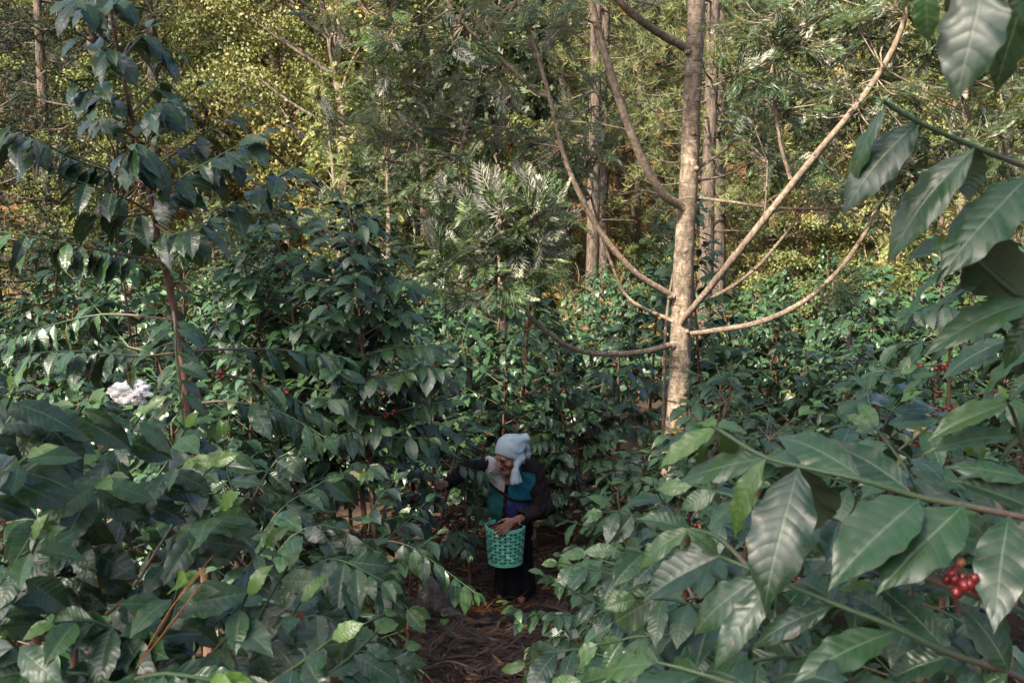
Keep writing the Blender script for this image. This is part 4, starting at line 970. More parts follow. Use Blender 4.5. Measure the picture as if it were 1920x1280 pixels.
# trunks one can pick out in the photograph
wpx('pine', 1, 1110, 23.5, .80); wpx('pine', 0, 1132, 26.5, .8); wpx('pine', 1, 1322, 21.5, .85); wpx('pine', 0, 1352, 22.5, .9); wpx('pine', 0, 800, 26, .8)
wpx('gold', 1, 618, 24.5, 1.15); wpx('gold', 0, 540, 29, 1.2); wpx('green', 1, 880, 26.5, 1.1); wpx('pine', 0, 1062, 30, .9); wpx('pine', 1, 1040, 27.5, .6); wpx('pine', 1, 1232, 33, .9)
wpx('darkpine', 0, -10, 19.5, .80); wpx('darkpine', 0, 90, 24, .85); wpx('darkpine', 0, -70, 18, .7); wpx('darkpine', 0, 190, 27, .9); wpx('pine', 0, 300, 27, .9); wpx('pine', 1, 400, 32, .9)
wpx('pine', 2, 1190, 28.5, 1.0); wpx('pine', 2, 1270, 30, 1.1); wpx('pine', 2, 1400, 29, 1.0); wpx('pine', 2, 1160, 34, 1.1); wpx('pine', 2, 1450, 33, 1.1)
wpx('feather', 0, 710, 16.5, .95); wpx('feather', 1, 640, 21, .9); wpx('feather', 0, 400, 19.5, .75); wpx('feather', 0, 850, 22.5, .8); wpx('feather', 1, 1760, 17, 1.0); wpx('feather', 0, 1900, 15.5, 1.0)
wpx('gold', 0, 1640, 23, .9); wpx('gold', 1, 1800, 26, 1.0); wpx('green', 0, 1480, 27, .9); wpx('gold', 0, 1560, 31, 1.1); wpx('green', 0, 220, 23, .9)
for (px, y, k, s) in ((60, 21.5, 0, .9), (210, 20.5, 1, .9), (330, 22, 0, .8), (470, 21, 2, .9), (560, 22.5, 1, 1.0), (690, 23.5, 0, .8), (1420, 22, 1, 1.0), (1530, 20.5, 0, .9), (1660, 20, 1, 1.0), (1780, 21, 0, 1.0), (1890, 22, 1, 1.1), (1250, 25, 2, .6), (960, 26, 2, .7), (1480, 24, 1, 1.2), (1600, 25.5, 1, 1.2), (440, 25, 1, 1.2), (380, 26, 0, 1.3), (760, 28, 2, .7), (1170, 29, 0, .7), (1180, 25.5, 0, .6), (1075, 26, 2, .5), (1010, 27, 0, .7), (860, 26, 2, .9), (1290, 24, 0, .8), (1350, 25, 1, .9), (30, 25, 0, 1.2), (130, 26, 1, 1.2)):
    wpx('shrub', k, px, y, s)
def trunk_sapling(px, y, H):
    root = broadleaf(int(px), H, 1.1, 'deep_leaf', 4500, .12, .075, .62, 26, .1, name='slender_tree'); root.location = g0((px - 960) / FPX * y, y); WOOD.append((root, 'slender', (px - 960) / FPX * y, y))
trunk_sapling(946, 14.6, 6.6)
g = Geo(); L = np.array(g0(-.0 + (1243 - 960) / FPX * 8.55, 8.55)); o = empty('sapling', L); q, _ = resample(np.array([L - [0, 0, .05]] + PX((1241, 860, 8.55), (1245, 740, 8.55), (1247, 640, 8.56), (1254, 560, 8.6), (1268, 470, 8.7), (1262, 380, 8.75))) - L, 40)
tube(g, q, (.021, .017, .012, .007), 8, lump=.06, seed=2); g.build('trunk', M['limb_bark'], o); gl = Geo(); clump(None, gl, q[-1], .3, 26, np.random.default_rng(2), q[-8]); gl.build('crown', M['silky'], o)
tag(o, 'thin dark sapling stem standing close against the left side of the pale trunk', 'sapling')
for k, (x, y, kd, i, sc) in enumerate(((-17, -15, 'green', 1, 1.05), (-10, -19, 'gold', 1, 1.05), (-2, -17, 'green', 1, 1.1), (5, -16, 'green', 1, 1.25), (11, -12, 'gold', 1, 1.3), (14, -5, 'green', 1, 1.3), (15, 2, 'green', 1, 1.25), (16.5, 9, 'gold', 1, 1.2), (-19, -7, 'green', 1, 1.1), (-20, 1, 'gold', 1, 1.1), (-18, 9, 'green', 1, 1.1), (8, -9, 'green', 0, 1.3), (1, -11, 'green', 0, 1.2))):
    o = copy_tree(PR[kd][i]); o.location = np.array(g0(x, y)) - [0, 0, .06]; o.rotation_euler = (0, 0, k * 1.3); o.scale = (sc,) * 3
    tag(o, 'leafy tree standing outside the view, %s of those round the viewpoint' % ORD[k], 'tree', 'trees of the wood round the viewpoint')
rg = np.random.default_rng(99)
tk = [(q[2], q[3]) for q in WOOD]
for y0 in (27, 30.5, 34.5, 39, 44, 50, 57, 65, 74):
    step = 2.5 + (y0 - 27) * .035
    for x in np.arange(-.60 * y0 - 1, .60 * y0 + 1, step):
        xx = x + rg.uniform(-.8, .8); yy = y0 + rg.uniform(-1.6, 1.6); u = xx / yy
        if min(math.hypot(xx - a, (yy - b)) for a, b in tk) < 1.5: continue
        tk.append((xx, yy)); r_ = rg.uniform()
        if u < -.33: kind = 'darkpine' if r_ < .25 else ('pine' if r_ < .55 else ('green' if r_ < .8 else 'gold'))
        elif u < -.12: kind = 'gold' if r_ < .6 else ('pine' if r_ < .75 else 'green')
        elif u < .05: kind = 'pine' if r_ < .4 else ('gold' if r_ < .65 else 'green')
        elif u < .25: kind = 'pine' if r_ < .75 else ('green' if r_ < .9 else 'gold')
        else: kind = 'gold' if r_ < .5 else ('pine' if r_ < .7 else 'green')
        if -.12 < u < .2 and yy < 31 and kind != 'pine': continue
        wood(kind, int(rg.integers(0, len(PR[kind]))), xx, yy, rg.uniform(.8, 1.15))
NAMES = {'gold': ('golden leafed tree on the sunlit hillside, %s golden tree from the left', 'tree', 'golden trees on the hillside'),
         'green': ('leafy green tree on the hillside, %s green tree from the left', 'tree', 'green trees on the hillside'),
         'pine': ('tall pine with straight brown trunk on the hillside, %s pine from the left', 'pine tree', 'pines on the hillside'),
         'darkpine': ('dark needled pine at the left of the wood, %s dark pine from the left', 'pine tree', 'dark pines on the hillside'),
         'feather': ('feathery dark leafed young tree beyond the coffee rows, %s such tree from the left', 'tree', 'feathery young trees below the wood'),
         'shrub': ('leafy shrub at the foot of the wooded hillside, %s shrub from the left', 'shrub', 'shrubs at the foot of the wood'),
         'slender': ('slender tree with thin pale trunk behind the sunlit silver oak leaves', 'tree', None)}
for kind, (lab, cat, grp) in NAMES.items():
    L = sorted([q for q in WOOD if q[1] == kind], key=lambda q: q[2] / q[3])
    for i, q in enumerate(L):
        tag(q[0], lab % ORD[i] if '%s' in lab else lab, cat, grp)

# grass and dry litter on the hillside and between the rows: nobody could count it
rg = np.random.default_rng(7); n = 26000
yy = 19 + 40 * rg.uniform(0, 1, n) ** 1.6; xx = (rg.uniform(-1, 1, n)) * .6 * yy
keep = (np.sin(xx * .9 + 2) * np.sin(yy * .8) + rg.normal(size=n) * .6) > -.1
xx, yy = xx[keep], yy[keep]; n = len(xx)
nb = 5; X = np.repeat(xx, nb) + rg.normal(size=n * nb) * .12; Yy = np.repeat(yy, nb) + rg.normal(size=n * nb) * .12
P = np.stack([X, Yy, gz(X, Yy) - .02], 1); D = rg.normal(size=P.shape) * .5 + [0, 0, .8]
g = Geo(); instance(g, BLADE, P, D, rg.normal(size=P.shape), rg.uniform(.18, .55, len(P)), .12, np.repeat(rg.uniform(0, 1, n), nb), np.repeat((rg.uniform(size=n) < .35) * 1.0, nb))
tag(g.build('hillside_grass', M['grass']), 'tufts of dry and green grass covering the hillside under the trees', 'grass', kind='stuff')

# ------------------------------------------------------------------ the path: litter, sticks, stump, weeds
rg = np.random.default_rng(17)
g = Geo(); n = 9000
X = rg.uniform(-1.3, 1.2, n); Yp = rg.uniform(4.4, 9.0, n); keep = (np.abs(X + .12) < .9) | (rg.uniform(size=n) < .4); X, Yp = X[keep], Yp[keep]; n = len(X)
P = np.stack([X, Yp, gz(X, Yp) + rg.uniform(.002, .03, n)], 1); a = rg.normal(size=n) * 1.1 + np.sin(X * 3) * 1.5
D = np.stack([np.cos(a), np.sin(a), rg.normal(size=n) * .12], 1)
instance(g, BLADE, P, D, rg.normal(size=P.shape) * .35 + [0, 0, 1], rg.uniform(.05, .20, n), rg.uniform(.05, .12, n), rg.uniform(0, 1, n), (rg.uniform(size=n) < .07) * rg.uniform(.2, .9, n))
n = 420; X = rg.uniform(-.9, .8, n); Yp = rg.uniform(4.4, 8.6, n)     # dead coffee leaves
P = np.stack([X, Yp, gz(X, Yp) + rg.uniform(.01, .03, n)], 1); a = rg.uniform(0, 6.28, n); D = np.stack([np.cos(a), np.sin(a), rg.normal(size=n) * .2], 1)
for k in range(4):
    m = np.arange(n) % 4 == k; instance(g, LEAF['M'][k], P[m], D[m], rg.normal(size=P[m].shape) * .4 + [0, 0, 1], rg.uniform(.05, .11, m.sum()), 1.0, rg.uniform(0, 1, m.sum()), (rg.uniform(size=m.sum()) < .25) * .6)
# dried fronds: a rachis with rows of thin leaflets
for k in range(34):
    p = np.array([rg.uniform(-.75, .45), rg.uniform(4.7, 7.2)]); a = rg.uniform(0, 6.28); L = rg.uniform(.25, .5); d = np.array([math.cos(a), math.sin(a)])
    t = np.linspace(0, 1, 16); pp = p + d * t[:, None] * L; pp = np.stack([pp[:, 0], pp[:, 1], gz(pp[:, 0], pp[:, 1]) + .03], 1)
    for s in (-1, 1):
        a2 = a + s * R(52); D = np.stack([np.full(16, math.cos(a2)), np.full(16, math.sin(a2)), rg.normal(size=16) * .15], 1) + rg.normal(size=(16, 3)) * .12
        instance(g, BLADE, pp, D, rg.normal(size=pp.shape) * .3 + [0, 0, 1], L * .30 * np.sin(np.pi * (.15 + .8 * t)), .13, rg.uniform(.5, 1), 0.0)
tag(g.build('leaf_litter', M['dry']), 'dry needles, dead fronds and fallen leaves covering the path', 'leaf litter', kind='stuff')

def ground_at(px, py):
    for y in np.arange(1, 30, .02):
        p = at(px, py, y)
        if p[2] <= gz(p[0], p[1]): return p
    return p
c = ground_at(905, 1152); g = Geo(); n = 260
P = c + rg.normal(size=(n, 3)) * [.11, .07, .0] + np.stack([np.zeros(n), np.zeros(n), rg.uniform(.0, .05, n)], 1); a = rg.uniform(0, 6.28, n)
instance(g, BLADE, P, np.stack([np.cos(a), np.sin(a), rg.uniform(-.1, .5, n)], 1), rg.normal(size=P.shape), rg.uniform(.06, .2, n), .035, rg.uniform(.5, 1, n), rg.uniform(.6, 1, n))
o = g.build('dry_grass', M['dry'], None); tag(o, 'small heap of orange dry grass and needles on the path before the skirt', 'dry grass')
def stick(name, pts, rad, label, cat='stick'):
    L = np.array(pts[0]); g = Geo(); q, _ = resample(np.array(pts) - L, 24); tube(g, q, rad, 8, lump=.12, seed=int(abs(L[0] * 99)))
    o = g.build(name, M['stick']); o.location = L; tag(o, label, cat); return o
def gpt(px, py, h=.015): return ground_at(px, py) + [0, 0, h]
stick('fallen_stick', [gpt(858, 1180), gpt(890, 1174, .03), gpt(938, 1171)], (.010, .012, .008), 'short grey stick lying across the path below the dry grass')
stick('fallen_stick', [gpt(880, 1190), gpt(930, 1208, .02), gpt(985, 1226, .03)], (.012, .016, .010), 'thick brown stick lying diagonally near the middle of the path')
stick('fallen_stick', [gpt(790, 1262), gpt(840, 1246, .02), gpt(900, 1262)], (.006, .007, .004), 'thin twig lying on the lower part of the path')
# weathered stump left of the path
c = ground_at(818, 1150); g = Geo(); V, Q, T = uvsphere(20, 14); f = np.random.default_rng(3)
nz = sum(np.sin(V @ f.normal(size=3) * k + f.uniform(0, 6))[:, None] / k for k in (3, 4, 6, 9, 12))
g.add(V * [.13, .11, .17] * (1 + .16 * nz) + [0, 0, .10], Q, T)
o = g.build('tree_stump', bark_mat('weathered_wood', (.055, .045, .038), (.16, .14, .12), None, 22, (1, 1, .3), .9, .4, .02)); o.location = c; tag(o, 'grey weathered stump half hidden by leaves left of the path', 'stump')
g = Geo(); q, _ = resample([[0, 0, .06], [.12, -.12, .05], [.26, -.2, .01], [.4, -.28, -.03]], 16); tube(g, q, (.05, .035, .02), 9, lump=.15, seed=8); g.build('root', o.data.materials[0], o)
# weeds on the path
for i, (px, py, s, lab) in enumerate(((842, 1140, .10, 'small heart leaved weed between the stump and the dry grass'), (828, 1190, .12, 'light green seedling on the path, left of the sticks'), (900, 1130, .08, 'small weed at the hem of the skirt'))):
    c = ground_at(px, py); g, gl = Geo(), Geo(); rg = np.random.default_rng(i + 50)
    tube(g, resample([[0, 0, -.01], [.01, 0, s * .6], [.02, .01, s]], 8)[0], (.003, .0015), 6, tint=1.0); k = 6; a = rg.uniform(0, 6.28, k)
    put_leaves(gl, 'N', np.stack([np.full(k, .01), np.zeros(k), np.linspace(.4, 1, k) * s], 1), np.stack([np.cos(a), np.sin(a), np.full(k, .1)], 1), np.tile([0, 0, 1.], (k, 1)), np.full(k, s * .7), np.full(k, 1.5), rg.uniform(0, .9, k), np.full(k, .35), rg)
    o = empty('weed', c); g.build('stem', M['twig'], o); gl.build('foliage', M['coffee'], o); tag(o, lab, 'weed')
# coffee seedling at the right of the path
S0 = gpt(1105, 1180, 0); rg = np.random.default_rng(4)
hero_plant(S0, [([S0 - [0, 0, .03], S0 + [-.02, 0, .2], S0 + [-.03, -.02, .38]], (.009, .006, .003))],
           [(PX((1095, 1165, 4.9), (1040, 1150, 4.8), (985, 1150, 4.75), (955, 1128, 4.7)), dict(leaf=.14, start=.25, droop=.5, young=.4)), (PX((1100, 1140, 4.9), (1150, 1150, 4.8), (1200, 1190, 4.7)), dict(leaf=.14, start=.2)),
            (PX((1100, 1120, 4.9), (1110, 1160, 4.6), (1080, 1230, 4.4)), dict(leaf=.15, start=.2)), (PX((1100, 1150, 4.9), (1060, 1180, 4.7), (1000, 1215, 4.6)), dict(leaf=.13, start=.3)), (PX((1100, 1100, 4.9), (1060, 1090, 4.9), (1020, 1075, 4.85)), dict(leaf=.13, start=.2))],
           'young coffee plant leaning over the right side of the path with a frond pointing left', 'N', seed=58)
# crumpled white sack, dry needle bundle
g = Geo(); f = np.random.default_rng(12); n = 60; u, v = np.meshgrid(np.linspace(-1, 1, n), np.linspace(-1, 1, n), indexing='ij')
def ridges(k, s):
    h = 0
    for i in range(k):
        a = f.uniform(0, 6.28); h = h + np.abs(((u * math.cos(a) + v * math.sin(a) + .25 * np.sin(3 * u + 2 * v + a)) * s * f.uniform(.3, 1.1) + f.uniform(0, 2)) % 2 - 1) - .5
    return h / k
V, Q, T = uvsphere(56, 36); rr = np.ones(len(V))
for k in range(14):
    d = nrm(f.normal(size=3)); rr += .11 * (np.abs(((V @ d + .2 * np.sin(3 * V[:, 0] + k)) * f.uniform(1.0, 4.5) + f.uniform(0, 2)) % 2 - 1) - .5)
g.add(V * np.clip(rr, .3, 2)[:, None] * [.082, .040, .048] + .001 * f.normal(size=(len(V), 3)), Q, T)
o = g.build('plastic_sack', plain('white_plastic', (.62, .60, .57), .5, .12, 20, 0, .4), None, False); o.location = at(243, 735, 3.9); tag(o, 'crumpled white plastic sack caught among the branches on the left', 'sack')
g = Geo(); a_, b_ = at(255, 1252, 1.42), at(395, 1052, 1.5); L = a_.copy()
for k in range(5):
    f2 = np.random.default_rng(k); e = (b_ - a_) * f2.uniform(.8, 1.02) + f2.normal(size=3) * .006; q, _ = resample([np.zeros(3), e * .5 + f2.normal(size=3) * .004 + [0, 0, .006], e], 14); tube(g, q, (.0005, .0010, .0004), 5, rnd=.8, tint=.8)
o = g.build('dry_needle_bundle', M['dry']); o.location = L; tag(o, 'thin reddish dry needle bundle lying on the leaves in the lower left', 'dry needles')
for i, (px, py, Yd, lab) in enumerate(((332, 985, 2.55, 'yellow dying leaf caught under the left foreground leaves'), (540, 1118, 2.35, 'curled brown dead leaf on the left foreground bush'), (1258, 800, 8.0, 'orange dead leaf hanging beside the trunk foot'))):
    g = Geo(); t = LEAF['H'][i]; instance(g, t, [[0, 0, 0]], [[.5, -.3, -.6]], [[.2, -.8, .5]], [.075 if i < 2 else .09], 1.1, .9 if i != 1 else .2, .8 if i != 1 else 0.1)
    o = g.build('dead_leaf', plain('dead_leaf_%s' % ('yellow', 'brown', 'orange')[i], ((.36, .24, .04), (.10, .045, .03), (.30, .13, .03))[i], .6, .3, 40)); o.location = at(px, py, Yd); tag(o, lab, 'dead leaf')

# ------------------------------------------------------------------ the picker: signed distance field -> one closed skin
class Field:
    def __init__(s, lo, hi, h):
        s.lo = np.array(lo, float); s.h = h; s.n = np.ceil((np.array(hi) - s.lo) / h).astype(int) + 1
        s.D = np.full(s.n, 1.0, np.float32); s.ax = [s.lo[i] + h * np.arange(s.n[i]) for i in range(3)]
    def box(s, lo, hi):
        a = np.clip(np.floor((np.array(lo) - s.lo) / s.h).astype(int), 0, s.n - 1); b = np.clip(np.ceil((np.array(hi) - s.lo) / s.h).astype(int) + 1, 1, s.n)
        sl = tuple(slice(a[i], max(a[i] + 1, b[i])) for i in range(3))
        return sl, np.stack(np.meshgrid(*[s.ax[i][sl[i]] for i in range(3)], indexing='ij'), -1)
    def put(s, sl, d, k, sub=False):
        D = s.D[sl]
        if sub: d = -d; h = np.clip(.5 - .5 * (D - d) / k, 0, 1); s.D[sl] = D * (1 - h) + d * h + k * h * (1 - h)
        else: h = np.clip(.5 + .5 * (D - d) / k, 0, 1); s.D[sl] = D * (1 - h) + d * h - k * h * (1 - h)
    def cone(s, a, b, r1, r2, k=.02, sub=False):
        a, b = np.array(a, float), np.array(b, float); m = max(r1, r2) + k * 2 + .03
        sl, P = s.box(np.minimum(a, b) - m, np.maximum(a, b) + m)
        v = b - a; t = np.clip(((P - a) @ v) / (v @ v + 1e-9), 0, 1)
        s.put(sl, np.linalg.norm(P - a - t[..., None] * v, axis=-1) - (r1 + (r2 - r1) * t), k, sub); return s
    def ell(s, c, rad, axes=None, k=.02, sub=False):
        c = np.array(c, float); rad = np.array(rad, float); m = rad.max() + k * 2 + .03
        sl, P = s.box(c - m, c + m); q = P - c
        if axes is not None: q = q @ np.array(axes).T
        k0 = np.linalg.norm(q / rad, axis=-1); k1 = np.linalg.norm(q / rad ** 2, axis=-1) + 1e-9
        s.put(sl, k0 * (k0 - 1) / k1, k, sub); return s
    def surface(s):
        D = s.D; S = D < 0; n = D.shape
        c = [D[i:n[0] - 1 + i, j:n[1] - 1 + j, k:n[2] - 1 + k] for i in (0, 1) for j in (0, 1) for k in (0, 1)]
        cs = np.stack([x < 0 for x in c]); m = cs.any(0) & ~cs.all(0); idx = np.argwhere(m); vals = np.stack([x[m] for x in c], 1)
        off = np.array([[i, j, k] for i in (0, 1) for j in (0, 1) for k in (0, 1)], float)
        acc = np.zeros((len(idx), 3)); cnt = np.zeros(len(idx))
        for a in range(8):
            for b in range(a + 1, 8):
                if np.abs(off[a] - off[b]).sum() != 1: continue
                va, vb = vals[:, a], vals[:, b]; x = (va < 0) != (vb < 0); t = np.where(x, va / (va - vb + 1e-12), 0)
                acc += np.where(x[:, None], off[a] + t[:, None] * (off[b] - off[a]), 0); cnt += x
        V = s.lo + (idx + acc / cnt[:, None]) * s.h
        vid = np.full(m.shape, -1); vid[m] = np.arange(len(idx)); Q = []
        for ax in range(3):
            u, w_ = (ax + 1) % 3, (ax + 2) % 3
            A = np.take(S, range(0, n[ax] - 1), ax); B = np.take(S, range(1, n[ax]), ax); e = np.argwhere(A != B)
            e = e[(e[:, u] > 0) & (e[:, w_] > 0) & (e[:, u] < n[u] - 1) & (e[:, w_] < n[w_] - 1)]
            fl = A[tuple(e.T)]; q = []
            for du, dw in ((-1, -1), (0, -1), (0, 0), (-1, 0)):
                f = e.copy(); f[:, u] += du; f[:, w_] += dw; q.append(vid[tuple(f.T)])
            q = np.stack(q, 1); q[~fl] = q[~fl][:, ::-1]; Q.append(q)
        Q = np.concatenate(Q); return V, Q[(Q >= 0).all(1)]

PL = np.array(g0(.02, 7.08))
def pp(px, py, Yd): return at(px, py, Yd) - PL
person = empty('person', PL); tag(person, 'stooped picker in pale blue headscarf and colour block cardigan holding a green basket', 'person')
fw = nrm(np.array([-.70, -.62, -.34])); upv = np.array([.0, .0, 1.]); rt = nrm(np.cross(fw, upv)); upv = np.cross(rt, fw)     # rt: towards her own right
hc = pp(955, 856, 6.90)
def hp(f, r, u): return hc + fw * f + rt * r + upv * u
lo, hi = np.array([-.62, -.48, -.03]), np.array([.36, .30, 1.30])
F = Field(lo, hi, .0045)
AX = np.stack([rt, fw, upv])
# torso, legs
hip = pp(965, 1000, 7.10); chest = pp(957, 915, 7.02)
F.ell(chest, (.135, .10, .16)); F.ell(pp(958, 955, 7.02), (.13, .105, .14), k=.04); F.ell(hip, (.14, .11, .13), k=.04)
for sx in (-1, 1): F.cone(hip + [.075 * sx, 0, -.02], [.02 + .07 * sx - .02, .01, .40], .085, .055, .03).cone([.0 + .07 * sx, .01, .40], [.07 * sx, .03, .08], .052, .035, .02).cone([.07 * sx, .04, .045], [.075 * sx - .03, -.11, .03], .036, .026, .02)
nb = pp(958, 893, 6.99); F.cone(nb, hp(-.01, 0, -.06), .055, .048, .03)
shR, elR, wrR = pp(917, 874, 6.98), pp(872, 880, 6.92), pp(843, 905, 6.80)
shL, elL, wrL = pp(1000, 888, 7.06), pp(1019, 952, 7.00), pp(971, 974, 6.78)
F.cone(shR, shL, .055, .055, .04)
for a, b, c in ((shR, elR, wrR), (shL, elL, wrL)): F.cone(a, b, .048, .038, .03).cone(b, c, .038, .026, .02)
# head
F.ell(hp(0, 0, .015), (.073, .092, .098), AX, .02); F.cone(hp(.02, 0, -.045), hp(.055, 0, -.085), .058, .034, .03)
F.ell(hp(.075, 0, -.088), (.022, .018, .018), AX, .02)
F.cone(hp(.078, -.035, .030), hp(.078, .035, .030), .017, .017, .015)
for sx in (-1, 1):
    F.ell(hp(.062, .042 * sx, -.018), (.026, .020, .022), AX, .015); F.ell(hp(.094, .029 * sx, .010), (.017, .014, .010), AX, .008, True); F.ell(hp(.077, .029 * sx, .010), (.014, .013, .0125), AX, .004)
    F.ell(hp(.098, .013 * sx, -.024), (.011, .011, .009), AX, .008)
    F.cone(hp(.088, .022 * sx, -.030), hp(.078, .034 * sx, -.055), .0035, .003, .006, True)
F.cone(hp(.086, 0, .018), hp(.113, 0, -.020), .010, .0135, .010)
F.cone(hp(.084, -.019, -.052), hp(.084, .019, -.052), .009, .009, .008); F.cone(hp(.094, -.022, -.0515), hp(.094, .022, -.0515), .0028, .0028, .004, True)
# hands
def hand(wr, palm, knuckles, fingers, thumb, rad=.0088):
    F.cone(wr, palm, .024, .026, .02)
    for kn in knuckles: F.cone(palm, kn, .020, .0135, .012)
    for kn, f in zip(knuckles, fingers):
        pr = kn; rr = rad * 1.12
        for q in f: F.cone(pr, q, rr, rr * .90, .004); pr = q; rr *= .90
    pr = palm + (thumb[0] - palm) * .3; rr = rad * 1.4
    for q in thumb: F.cone(pr, q, rr, rr * .86, .006); pr = q; rr *= .86
# her left hand lies over the rim of the basket
pal = pp(958, 978, 6.745)
kn = [pp(949 + 2 * i, y, 6.70) for i, y in enumerate((979.5, 983.5, 987, 990))]
fg = [[pp(939, 985.5, 6.665), pp(931.5, 990.5, 6.672), pp(928, 994, 6.69)], [pp(940.5, 990.5, 6.655), pp(933.5, 996.5, 6.66), pp(930.5, 1000, 6.672)],
      [pp(943, 994, 6.655), pp(938, 1000.5, 6.655), pp(936, 1003.5, 6.665)], [pp(947, 996, 6.655), pp(944, 1001.5, 6.655), pp(942.5, 1004, 6.662)]]
hand(wrL, pal, kn, fg, [pp(953, 972.5, 6.74), pp(942, 974.5, 6.74), pp(935, 979, 6.745)])
# her right hand closes round a coffee twig
pal2 = pp(834, 908, 6.77)
kn2 = [pp(827, 903 + 4 * i, 6.745) for i in range(4)]
fg2 = [[k + [-.026, -.012, .000], k + [-.036, .012, -.008], k + [-.020, .026, -.006]] for k in kn2]
hand(wrR, pal2, kn2, fg2, [pal2 + [-.01, -.022, .022], pal2 + [-.035, -.034, .016], pal2 + [-.052, -.028, .004]])
V, Q = F.surface()
def skin_mat():
    b = MB('skin'); n = b.noise(45, 4); n2 = b.noise(260, 3)
    b.P(Base_Color=b.mix(b.ramp(n, .3, .7), (.19, .090, .056), (.33, .165, .105)), Roughness=.5)
    b.p.inputs['Subsurface Weight'].default_value = .08; b.p.inputs['Subsurface Radius'].default_value = (.01, .004, .002); b.p.inputs['Specular IOR Level'].default_value = .35
    b.bump(b.math('ADD', n2, b.math('MULTIPLY', n, .6)), .25, .004); return b.m
ctr = V[Q].mean(1); mi = np.zeros(len(Q), int)
hd = lambda f, r, u: np.linalg.norm((ctr - hp(f, r, u)) @ AX.T / np.array([.016, .02, .0042]), axis=1)
for sx in (-1, 1):
    mi[np.linalg.norm((ctr - hp(.088, .029 * sx, .010)) @ AX.T / np.array([.0115, .014, .0038]), axis=1) < 1] = 1
    mi[np.linalg.norm((ctr - hp(.092, .030 * sx, .033)) @ AX.T / np.array([.017, .014, .0045]), axis=1) < 1] = 1
mi[np.linalg.norm((ctr - hp(.092, 0, -.052)) @ AX.T / np.array([.024, .014, .008]), axis=1) < 1] = 2
dark = plain('eye_dark', (.018, .012, .010), .3, .1); lip = plain('lip', (.095, .034, .026), .5, .2)
def build_faces(name, V, Q, mi, mats, parent):
    g = Geo(); g.add(V, Q); o = g.build(name, mats, parent); o.data.polygons.foreach_set('material_index', np.asarray(mi, np.int32)); o.data.update(); return o
build_faces('body', V, Q, mi, [skin_mat(), dark, lip], person)

def cloth(name, c, weave=700, rough=.9, var=.18):
    b = MB(name); n = b.noise(18, 4); n2 = b.noise(weave, 2)
    b.P(Base_Color=b.mix(b.ramp(n, .3, .7), tuple(v * (1 - var) for v in c), tuple(v * (1 + var) for v in c)), Roughness=rough)
    b.p.inputs['Specular IOR Level'].default_value = .15;     b.bump(b.math('ADD', n2, b.math('MULTIPLY', n, .5)), .3, .004); return b.m
# cardigan
F = Field(lo, hi, .005)
F.ell(pp(957, 908, 7.03), (.158, .118, .15)); F.ell(pp(955, 948, 7.01), (.155, .128, .15), k=.05); F.ell(pp(985, 885, 7.10), (.12, .10, .10), k=.05)
F.ell(pp(961, 990, 7.06), (.15, .125, .08), k=.04)
F.cone(shR + [.02, 0, -.005], shL + [-.01, 0, 0], .074, .080, .04)
tor = F.D.copy()
for a, b, c, r in ((shR, elR, wrR, (.066, .056, .046)), (shL, elL, wrL, (.078, .070, .047))): F.cone(a, b, r[0], r[1], .03).cone(b, c, r[1], r[2], .025)
sl, P = F.box(lo, hi)
fold = .0045 * np.sin(P[..., 2] * 62 + 9 * np.sin(P[..., 0] * 13) + 4 * P[..., 1]) * np.sin(P[..., 0] * 31 + P[..., 2] * 19) + .004 * np.sin(P[..., 0] * 55 + P[..., 2] * 20)
F.D += fold.astype(np.float32)
hemz = pp(930, 984, 6.9)[2]
F.D = np.maximum(F.D, (hemz - .02 - P[..., 2] - .10 * np.clip(P[..., 0] - .0, 0, .2)).astype(np.float32))
F.cone(hp(-.01, 0, -.02), pp(951, 903, 6.90), .062, .040, .012, True)              # neck opening
F.cone(wrL + (wrL - elL) * .02, wrL + (wrL - elL) * .5, .06, .06, .004, True)       # cuffs are cut off square at the wrists
F.cone(wrR + (wrR - elR) * .55, wrR + (wrR - elR) * 1.2, .06, .06, .004, True)
V, Q = F.surface(); ctr = V[Q].mean(1)
gi = np.clip(np.round((ctr - lo) / .005).astype(int), 0, np.array(tor.shape) - 1); sleeve = tor[tuple(gi.T)] > .012
def pix_of(c):
    return np.array([pix(q + PL) for q in c])
# panels are laid out on the cloth itself: across (x) and up (z)
x0 = np.interp(ctr[:, 2], [pp(944, 972, 6.88)[2], pp(949, 904, 6.9)[2]], [pp(944, 972, 6.88)[0], pp(951, 904, 6.9)[0]])
dx = ctr[:, 0] - x0; z = ctr[:, 2]; front = ctr[:, 1] < .03
zb1 = np.interp(dx, [-.13, 0], [pp(910, 912, 6.9)[2], pp(940, 929, 6.9)[2]]); zb2 = np.interp(dx, [0, .2], [pp(948, 934, 6.9)[2], pp(995, 943, 6.95)[2]])
mi = np.zeros(len(Q), int); L_ = front & ~sleeve & (dx < -.014); R_ = front & ~sleeve & (dx > .014) & (ctr[:, 0] < pp(1004, 900, 6.95)[0])
mi[L_ & (z > zb1 + .012)] = 1; mi[L_ & (z < zb1 - .012)] = 3; mi[R_ & (z > zb2 + .012)] = 2; mi[R_ & (z < zb2 - .010)] = 4
mi[(front & ~sleeve & (z > pp(990, 885, 6.95)[2] - .25 * (dx - .12)) & (dx > .10))] = 0
dl = np.linalg.norm(ctr - wrL, axis=1); st = sleeve & (dl < .19); mi[st & ((dl * 42) % 1 < .22)] = 5
mats = [cloth('dark_knit', (.009, .0075, .007)), cloth('white_knit', (.40, .375, .35)), cloth('teal_knit', (.012, .090, .125)), cloth('green_knit', (.016, .085, .078)), cloth('navy_knit', (.020, .024, .085)), cloth('tan_stripe', (.045, .036, .027))]
card = build_faces('cardigan', V, Q, mi, mats, person)
